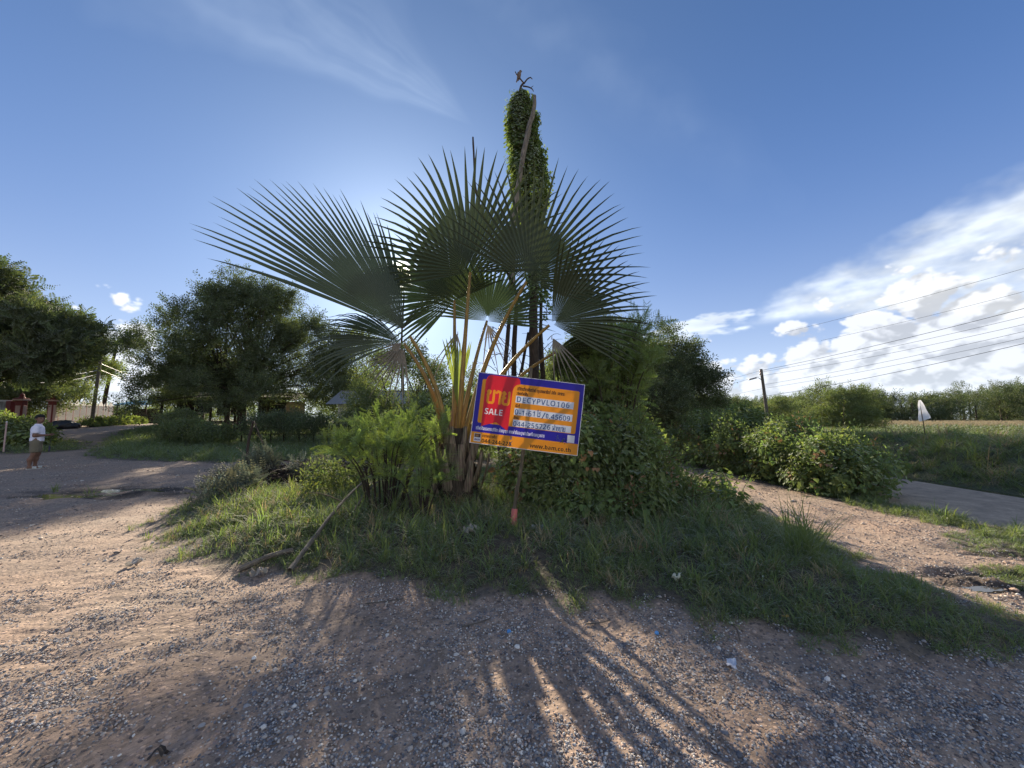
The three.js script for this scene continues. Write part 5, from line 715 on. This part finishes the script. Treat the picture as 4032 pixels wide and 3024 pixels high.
// ---------------------------------------------------------------- houses behind the trees
function corrugated(w, l, pitch, mat, parent, name, pos, rotY = 0, rotZ = 0) { const g = new THREE.PlaneGeometry(w, l, Math.round(w / pitch) * 4, 2).rotateX(-PI / 2), a = g.attributes.position; for (let i = 0; i < a.count; i++) a.setY(i, 0.02 * Math.cos((a.getX(i) / pitch) * 2 * PI)); g.computeVertexNormals(); const m = part(name, g, mat, parent); m.position.set(...pos); m.rotation.set(0, rotY, rotZ, 'YXZ'); return m; }
{
  const wood = barkMat([0.13, 0.09, 0.065]), plank = [barkMat([0.16, 0.115, 0.08]), barkMat([0.12, 0.085, 0.06])], tin = std([0.30, 0.30, 0.31], 0.45, { metalness: 0.4 }), cream = std([0.6, 0.54, 0.44], 0.9), dark = std([0.05, 0.05, 0.055], 0.8), blue = std([0.08, 0.26, 0.36], 0.5);
  // open-fronted wooden house under the big tree
  const h = thing('wooden_house', 'low dark plank house on posts under the big tree', 'house', on(-21, -30.5)); 
  for (let i = 0; i < 6; i++) part('post', new THREE.CylinderGeometry(0.08, 0.09, 2.5, 8).translate(-4.6 + i * 1.8, 1.1, 1.4), wood, h);
  for (let i = 0; i < 26; i++) if (i % 9 < 6) part('plank', new THREE.BoxGeometry(0.32, 1.15 + 0.06 * n2(i, 2), 0.03).translate(-4.5 + i * 0.345, 1.65, 0.02 * (i % 2)), plank[i % 2], h);
  part('beam', new THREE.BoxGeometry(10, 0.14, 0.14).translate(-0.1, 2.3, 1.4), wood, h); part('floor_beam', new THREE.BoxGeometry(10, 0.16, 0.2).translate(-0.1, 0.55, 0.1), wood, h); part('back_wall', new THREE.BoxGeometry(3.4, 2.1, 0.1).translate(2.6, 1.1, -1.6), cream, h);
  const roof = corrugated(11, 3.6, 0.2, std([0.10, 0.085, 0.075], 0.8), h, 'roof', [-0.1, 2.5, 0.2]); roof.rotation.x = 0.22; for (const [x, y] of [[-2.5, 1.6], [3.2, 1.5]]) { const wdw = part('window', new THREE.BoxGeometry(0.8, 0.7, 0.06).translate(x, y, 0.06), dark, h); part('frame', new THREE.BoxGeometry(0.9, 0.07, 0.08).translate(x, y + 0.38, 0.07), cream, wdw); part('frame', new THREE.BoxGeometry(0.9, 0.07, 0.08).translate(x, y - 0.38, 0.07), cream, wdw); }
  // cream house with a grey corrugated roof behind the palm
  const g = thing('cream_house', 'small cream house with a grey corrugated roof behind the palm', 'house', on(-8.2, -26)); part('wall', new THREE.BoxGeometry(5, 2.0, 3).translate(0, 0.85, 0), cream, g); const r1 = corrugated(6, 2.4, 0.2, tin, g, 'roof', [0, 2.35, 1.0]); r1.rotation.x = 0.42; const r2 = corrugated(6, 2.4, 0.2, tin, g, 'roof', [0, 2.35, -1.0]); r2.rotation.x = -0.42; part('door', new THREE.BoxGeometry(0.85, 1.7, 0.05).translate(-0.8, 0.75, 1.53), wood, g); part('window', new THREE.BoxGeometry(1.0, 0.7, 0.05).translate(0.9, 1.1, 1.53), dark, g);
  // shed with a blue roof at the road bend
  const s = thing('open_shed', 'open shed with a blue sheet roof at the end of the dirt road', 'shed', on(-42.5, -45.5)); for (const [x, z] of [[-1.6, 1], [1.6, 1], [-1.6, -1], [1.6, -1]]) part('post', new THREE.CylinderGeometry(0.07, 0.07, 2.4, 8).translate(x, 1.1, z), wood, s); const sr = corrugated(4.2, 3, 0.2, blue, s, 'roof', [0, 2.35, 0]); sr.rotation.x = 0.2; part('back_wall', new THREE.BoxGeometry(3.4, 1.7, 0.08).translate(0, 0.85, -1), plank[0], s); part('counter', new THREE.BoxGeometry(2.4, 0.08, 0.6).translate(0, 0.85, 0.4), wood, s);
  // rough stick fence on the grass
  const sf = thing('stick_fence', 'rough fence of thin sticks and rails in front of the wooden house', 'fence', on(-12.5, -20.2)), R = rngOf(905); for (let i = 0; i < 16; i++) { const x = -4.8 + i * 0.72 + 0.2 * R(); part('stick', stem([V(x, -0.15, 0), V(x + 0.05 * (R() - 0.5), 0.6, 0.03), V(x + 0.1 * (R() - 0.5), 1.15 + 0.3 * R(), 0)], [0.035, 0.03, 0.022], 6), wood, sf); } for (const y of [0.45, 0.75, 1.0]) part('rail', stem([V(-5, y, 0.03), V(0, y + 0.05, 0.04), V(6.3, y, 0.03)], [0.025, 0.028, 0.022], 6), wood, sf);
}
// coconut palms beyond the fence
function coconut(label, base, h, lean, seed, n) {
  const R = rngOf(seed), t = thing('coconut_palm', label, 'palm tree', base, 0, 'coconut palms beyond the fence'), top = V(lean, h, 0); part('trunk', stem(spline([[0, -0.2, 0], [lean * 0.2, h * 0.35, 0], [lean * 0.6, h * 0.7, 0], top], 16), taper(17, 0.2, 0.11), 9, 0.1, seed), MT.trunk, t);
  for (let i = 0; i < n; i++) {
    const a = i * 2.4, up = 1.0 - 1.5 * (i / n), L = 3.2 + 0.6 * R(), d = V(Math.cos(a), 0, Math.sin(a)), c = bez(top, top.clone().addScaledVector(d, L * 0.45).add(V(0, L * 0.42 * up + 0.3, 0)), top.clone().addScaledVector(d, L * 0.92).add(V(0, L * (0.25 * up - 0.45), 0)), 14), p = [], sd = V(-d.z, 0, d.x);
    for (let k = 1; k < 14; k++) for (const s of [-1, 1]) for (let m = 0; m < 3; m++) { const b = c[k].clone().lerp(c[Math.min(14, k + 1)], m / 3), l = 0.75 * Math.sin(PI * (0.15 + 0.8 * k / 14)), e = b.clone().addScaledVector(sd, s * l * 0.72).addScaledVector(d, l * 0.45).add(V(0, -0.3 * l - 0.12 * R(), 0)), w = d.clone().multiplyScalar(0.022); p.push(b.x - w.x, b.y, b.z - w.z, b.x + w.x, b.y, b.z + w.z, e.x, e.y, e.z); }
    part('frond', merge([tri(p), stem(c, taper(15, 0.035, 0.008), 5)]), MT.mid, t);
  }
}
coconut('coconut palm leaning over the road end between the two dark trees', on(-40.6, -39.5), 8.2, 0.9, 911, 16); coconut('lower coconut palm above the gate at the far left', on(-40, -33), 4.6, -0.5, 912, 15);
// ---------------------------------------------------------------- utility poles, lamp and cables
const concrete = std([0.30, 0.27, 0.24], 0.9, { map: bark }), steel = std([0.25, 0.25, 0.26], 0.5, { metalness: 0.6 }), cableM = std([0.10, 0.10, 0.105], 0.5), sunlitCableM = std([0.55, 0.55, 0.56], 0.45);  // paler cable tone paints sunlight onto the left cables
{
  const p = thing('utility_pole', 'leaning concrete utility pole with a street lamp beyond the sunlit bush', 'utility pole', [24.4, groundAt(24.4, -38) - 0.1, -38]); part('shaft', stem([V(0, 0, 0), V(-0.16, 3, 0), V(-0.43, 6.35, 0)], [0.17, 0.15, 0.125], 10), concrete, p);
  part('lamp_arm', stem(spline([[-0.38, 5.25, 0], [-0.8, 5.5, 0.1], [-1.1, 5.45, 0.15]], 8), taper(9, 0.03, 0.025), 6), steel, p); part('lamp_head', new RoundedBoxGeometry(0.75, 0.14, 0.24, 2, 0.06).rotateZ(0.25).translate(-1.4, 5.4, 0.18), steel, p); for (const [x, y] of [[-0.58, 6.1], [-0.6, 5.85]]) { part('insulator', new THREE.LatheGeometry([[0.0, -0.1], [0.06, -0.08], [0.05, -0.02], [0.075, 0], [0.05, 0.04], [0.06, 0.1], [0, 0.12]].map(([a, b]) => new THREE.Vector2(a, b)), 10).translate(x, y, 0.1), std([0.35, 0.2, 0.15], 0.3), p); } part('bracket', new THREE.BoxGeometry(0.06, 0.5, 0.12).translate(-0.52, 5.97, 0.05), steel, p);
  const q = thing('utility_pole', 'thin utility pole standing by the white peaked fence', 'utility pole', on(-33.45, -31.9, -0.1)); part('shaft', stem([V(-0.12, 0, 0), V(0, 3, 0), V(0.12, 5.75, 0)], [0.13, 0.12, 0.1], 10), concrete, q); part('crossarm', new RoundedBoxGeometry(0.9, 0.09, 0.09, 1, 0.01).translate(0.12, 5.45, 0.08), concrete, q);
}
function cable(label, a, b, sag, r, group, mat = cableM) { const A = V(...a), B = V(...b), p = []; for (let i = 0; i <= 36; i++) { const t = i / 36, q = A.clone().lerp(B, t); q.y -= sag * 4 * t * (1 - t); p.push(q); } solo('overhead_cable', stem(p, taper(37, r, r), 5), mat, label, 'cable', group); }
{
  const top = ['highest', 'second', 'third', 'fourth', 'fifth', 'lowest'], py = [6.1, 5.95, 5.6, 4.7, 4.35, 3.6], by = [10.7, 10.1, 9.75, 9.4, 9.2, 9.45];
  top.forEach((w, i) => { cable(`${w} dark cable running from the leaning pole to the right edge`, [23.98, py[i], -37.9], [36, by[i], -9.5], 0.55 + 0.1 * (i % 3), i === 0 || i === 5 ? 0.016 : 0.011, 'cables on the leaning pole'); });
  ['upper', 'middle', 'lower'].forEach((w, i) => cable(`${w} cable dropping from the leaning pole behind the dark conical tree`, [23.98, py[i * 2], -38.1], [21, 5.3 - i * 0.8, -70], 0.5, 0.014, 'cables behind the leaning pole'));
  cable('upper thin power line crossing the layer cloud at the top right', [60, 19.0, -38], [46, 16.0, -66], 0.3, 0.02, 'power lines in the sky'); cable('lower thin power line crossing the layer cloud at the right', [62, 17.0, -40], [52, 14.6, -66], 0.3, 0.02, 'power lines in the sky');
  ['highest', 'second', 'third', 'lowest'].forEach((w, i) => cable(`${w} pale cable from the thin pole to the left edge`, [-33.4, 6.0 - i * 0.32, -31.8], [-24, 5.1 - i * 0.42 + (i % 2) * 0.25, -14], 0.55 + 0.15 * i, 0.016, 'cables on the thin pole', sunlitCableM));
  ['upper', 'lower'].forEach((w, i) => cable(`${w} cable from the thin pole towards the coconut palm`, [-33.3, 5.9 - i * 0.5, -32], [-37.5, 5.2 - i * 0.7, -44], 0.3, 0.016, 'cables on the thin pole', sunlitCableM));
}
// ---------------------------------------------------------------- white flag on the bank
{
  const f = thing('white_flag', 'ragged white cloth flag on a thin stick on the grassy bank', 'flag', on(12.9, -12.5, -0.05)); part('stick', stem([V(0, 0, 0), V(-0.03, 0.6, 0), V(-0.1, 1.28, 0)], [0.013, 0.011, 0.008], 6), MT.trunk, f);
  const w = 12, h = 14, p = [], pt = (i, j) => { const v = j / h, u = i / w, half = 0.03 + 0.17 * Math.pow(v, 0.75), x = -0.1 + 0.06 * v + (u - 0.5) * 2 * half * (1 + 0.08 * Math.sin(v * 9)) , z = 0.05 * Math.sin(u * 7 + v * 2) * v + 0.02; return [x, 1.27 - v * 0.62 - 0.05 * Math.sin(u * 5) * v, z]; }; for (let j = 0; j < h; j++) for (let i = 0; i < w; i++) p.push(...pt(i, j), ...pt(i + 1, j), ...pt(i + 1, j + 1), ...pt(i, j), ...pt(i + 1, j + 1), ...pt(i, j + 1)); part('cloth', tri(p), leafMat([0.8, 0.8, 0.84], 0.45), f);
}
// ---------------------------------------------------------------- fallen wood and litter
{
  const R = rngOf(931);
  const branch = (name, label, pts, r0, r1, mat, twigs = 0, group) => { const b = V(...pts[0]), q = pts.map((p) => V(...p).sub(b)), path = spline(q, 24), g = [stem(path, taper(25, r0, r1), 7, 0.25, r0 * 900)]; for (let i = 0; i < twigs; i++) { const a = path[4 + Math.floor(R() * 19)], e = a.clone().add(V((R() - 0.5) * 0.7, 0.1 + 0.35 * R(), (R() - 0.5) * 0.7)); g.push(stem(bez(a, a.clone().lerp(e, 0.5).add(V(0, 0.08, 0.05)), e, 5), taper(6, r0 * 0.35, 0.003), 4)); } const m = solo(name, merge(g), mat, label, 'branch', group); m.position.copy(b); return m; };
  const gy = (x, z, d = 0) => [x, groundAt(x, z) + d, z];
  branch('fallen_pole', 'long pale bare pole lying from the grass edge towards the palm', [gy(-2.08, -3.86, 0.03), gy(-2.15, -4.9, 0.17), gy(-2.35, -6.4, 0.3), gy(-2.6, -8.1, 0.33)], 0.024, 0.012, MT.pale, 2, 'pale poles in the grass'); branch('fallen_pole', 'thinner pale pole beside the long one, deeper in the grass', [gy(-2.0, -5.1, 0.12), gy(-2.1, -6.0, 0.26), gy(-2.2, -7.6, 0.33)], 0.018, 0.01, MT.pale, 3, 'pale poles in the grass');
  branch('cut_log', 'short cut stick end lying at the grass edge by the litter', [gy(-2.6, -3.93, 0.03), gy(-2.42, -4.08, 0.06), gy(-2.25, -4.22, 0.08)], 0.028, 0.024, MT.pale);
  branch('broken_stake', 'upright broken brown stick above the branch heap', [gy(-6.1, -9.3, -0.1), [-6.12, 0.5, -9.3], [-6.1, 1.0, -9.3], [-6.02, 1.4, -9.3]], 0.035, 0.026, MT.deadwood, 0); branch('broken_stake', 'thin bent twig hanging from the upright broken stick', [[-6.02, 1.4, -9.3], [-5.85, 1.2, -9.2], [-5.5, 0.75, -9.0], [-5.2, 0.35, -8.9]], 0.014, 0.006, MT.deadwood, 4);
  const heap = [[[-5.3, -9.5], [-4.6, -9.3, 0.32], [-3.9, -9.2, 0.4], [-3.2, -9.3]], [[-6.3, -9.0], [-5.6, -9.4, 0.25], [-4.8, -9.9, 0.3], [-4.2, -10.4]], [[-4.7, -8.9], [-4.2, -9.1, 0.45], [-3.9, -9.6, 0.25], [-3.4, -10.1]], [[-5.9, -8.6], [-5.2, -8.8, 0.2], [-4.3, -8.7, 0.22], [-3.6, -8.5]], [[-3.9, -8.9], [-3.3, -9.3, 0.5], [-2.8, -9.5, 0.62], [-2.4, -9.7, 0.3]]];
  const say = ['forked dark fallen branch arching over the churned mud', 'dark fallen branch at the back of the branch heap', 'short dark fallen branch in the middle of the heap', 'low twiggy branch along the near side of the heap', 'dark branch of the heap nearest the palm'];
  heap.forEach((h, i) => branch('fallen_branch', say[i], h.map(([x, z, d]) => gy(x, z, d ?? 0.02)), 0.032, 0.01, MT.deadwood, 12, 'branch heap'));
  const bp = thing('brush_pile', 'tangled heap of thin dead twigs on the churned mud', 'brush', on(-4.4, -9.3)), R9 = rngOf(977), tw = []; for (let i = 0; i < 420; i++) { const x = (R9() + R9() - 1) * 2.0, z = (R9() + R9() - 1) * 1.0, h = 0.06 + 0.42 * R9() * Math.exp(-x * x * 0.35), a = V(x, h, z), an = R9() * 6.28, L = 0.4 + 0.9 * R9(), e = a.clone().add(V(Math.cos(an) * L, (R9() - 0.55) * 0.35, Math.sin(an) * L * 0.7)); e.y = Math.max(0.02, e.y); tw.push(stem(bez(a, a.clone().lerp(e, 0.5).add(V(0.1 * (R9() - 0.5), 0.08, 0.1 * (R9() - 0.5))), e, 5), taper(6, 0.008 + 0.013 * R9(), 0.004), 4)); } part('twigs', merge(tw), MT.deadwood, bp).userData.kind = 'stuff';
  vineMound('wilted_brush', 'heap of wilted grey-green cuttings at the grass tip on the left', 'brush', [[-5.4, 0.12, -8.0, 0.45, 0.18, 0.35], [-5.0, 0.15, -7.3, 0.4, 0.2, 0.35], [-4.8, 0.12, -6.7, 0.35, 0.15, 0.3], [-5.6, 0.3, -9.0, 0.4, 0.3, 0.3], [-4.2, 0.25, -8.6, 0.5, 0.2, 0.3]], { sprays: 330, kinds: ['pinA', 'twigSmall'], mat: leafMat([0.12, 0.135, 0.085], 0.3), seed: 933, scale: 0.75, stems: 26 });
  vineMound('leafy_weed', 'low broad-leaved weed in the grass behind the pale poles', 'weed', [[-3.1, 0.35, -6.6, 0.35, 0.25, 0.3], [-2.9, 0.3, -7.2, 0.3, 0.2, 0.3]], { sprays: 150, kinds: ['heartB', 'twigSmall'], mat: MT.mid, seed: 934, scale: 0.8, stems: 10 });
  vineMound('leafy_weed', 'leafy weed shoots beside the track at the end of the vine bush', 'weed', [[2.9, 0.25, -5.5, 0.3, 0.22, 0.25], [3.2, 0.4, -6.3, 0.25, 0.22, 0.22]], { sprays: 110, kinds: ['heartB', 'heartA'], mat: MT.vine, seed: 935, scale: 0.8, stems: 14, trailing: 8 });
  // crumpled scraps
  const scrap = (label, x, z, w, l, rgb, seed, lift = 0.03, tr = 0.2) => { const g = new THREE.PlaneGeometry(w, l, 7, 7).rotateX(-PI / 2), a = g.attributes.position; for (let i = 0; i < a.count; i++) { const px = a.getX(i), pz = a.getZ(i); a.setXYZ(i, px + 0.15 * w * n2(pz * 30 + seed, 1), lift * (0.5 + 0.7 * n2(px * 14 + seed, pz * 14)), pz + 0.15 * l * n2(px * 30, seed)); } g.computeVertexNormals(); const m = solo('litter_scrap', g, leafMat(rgb, tr, 0.9), label, 'litter', 'litter on the ground'); m.position.set(x, groundAt(x, z) + 0.012, z); m.rotation.y = seed; return m; };
  scrap('crumpled white paper scrap lying alone on the gravel', 1.29, -2.47, 0.10, 0.05, [0.7, 0.72, 0.78], 1.1); scrap('crumpled white and yellow wrapper at the grass edge', 1.39, -3.5, 0.06, 0.08, [0.6, 0.6, 0.46], 2.3, 0.09); scrap('dry curled brown leaf scrap beside the cut stick end', -2.35, -3.83, 0.13, 0.08, [0.32, 0.28, 0.23], 3.7, 0.07); scrap('pale torn cardboard in the grass left of the stake', -0.45, -4.55, 0.22, 0.14, [0.5, 0.42, 0.33], 4.2, 0.09); scrap('grey crumpled plastic in the grass right of the stake', 0.3, -4.75, 0.2, 0.12, [0.33, 0.33, 0.32], 5.4, 0.08); scrap('small orange fallen leaf at the turf edge', 1.93, -2.95, 0.045, 0.03, [0.75, 0.38, 0.04], 6.1, 0.012); scrap('dull clear plastic scrap on the dirt left of the grass', -3.75, -4.1, 0.14, 0.08, [0.34, 0.33, 0.31], 7.7, 0.06); scrap('flattened pale scrap on the dirt at the left edge', -6.2, -4.85, 0.2, 0.08, [0.5, 0.5, 0.48], 8.8, 0.04); scrap('dark dried dung-like clod at the lower left of the gravel', -1.53, -1.86, 0.06, 0.05, [0.05, 0.04, 0.035], 9.5, 0.04, 0);
  const cap = (label, x, z) => { const m = solo('bottle_cap', new THREE.CylinderGeometry(0.013, 0.015, 0.01, 14), std([0.1, 0.3, 0.6], 0.4), label, 'bottle cap'); m.position.set(x, groundAt(x, z) + 0.008, z); m.rotation.set(0.3, 0, 0.2); }; cap('small blue bottle cap on the gravel towards the right', 0.98, -2.83); cap('small blue bottle cap on the gravel near the middle', -0.02, -2.82);
  for (const [x, z, a, l, s] of [[-1.0, -3.28, 0.3, 0.3, 'curved dry twig on the dirt below the grass edge'], [0.62, -3.0, 0.25, 0.2, 'pale straw lying on the dirt right of centre'], [1.5, -2.85, 1.4, 0.28, 'thin dry stem at the turf edge by the orange leaf'], [-0.25, -2.95, 0.5, 0.22, 'dry twig on the gravel left of the light streaks'], [-2.0, -1.75, 0.9, 0.2, 'dark twig near the lower left corner']]) { const p = spline([[-l / 2, 0, 0], [0, 0.012, 0.03], [l / 2, 0, -0.01]], 6), m = solo('dry_twig', stem(p, taper(7, 0.005, 0.003), 5), MT.pale, s, 'twig', 'dry twigs on the ground'); m.position.set(x, groundAt(x, z) + 0.008, z); m.rotation.y = a; }
}

renderer.render(scene, camera);
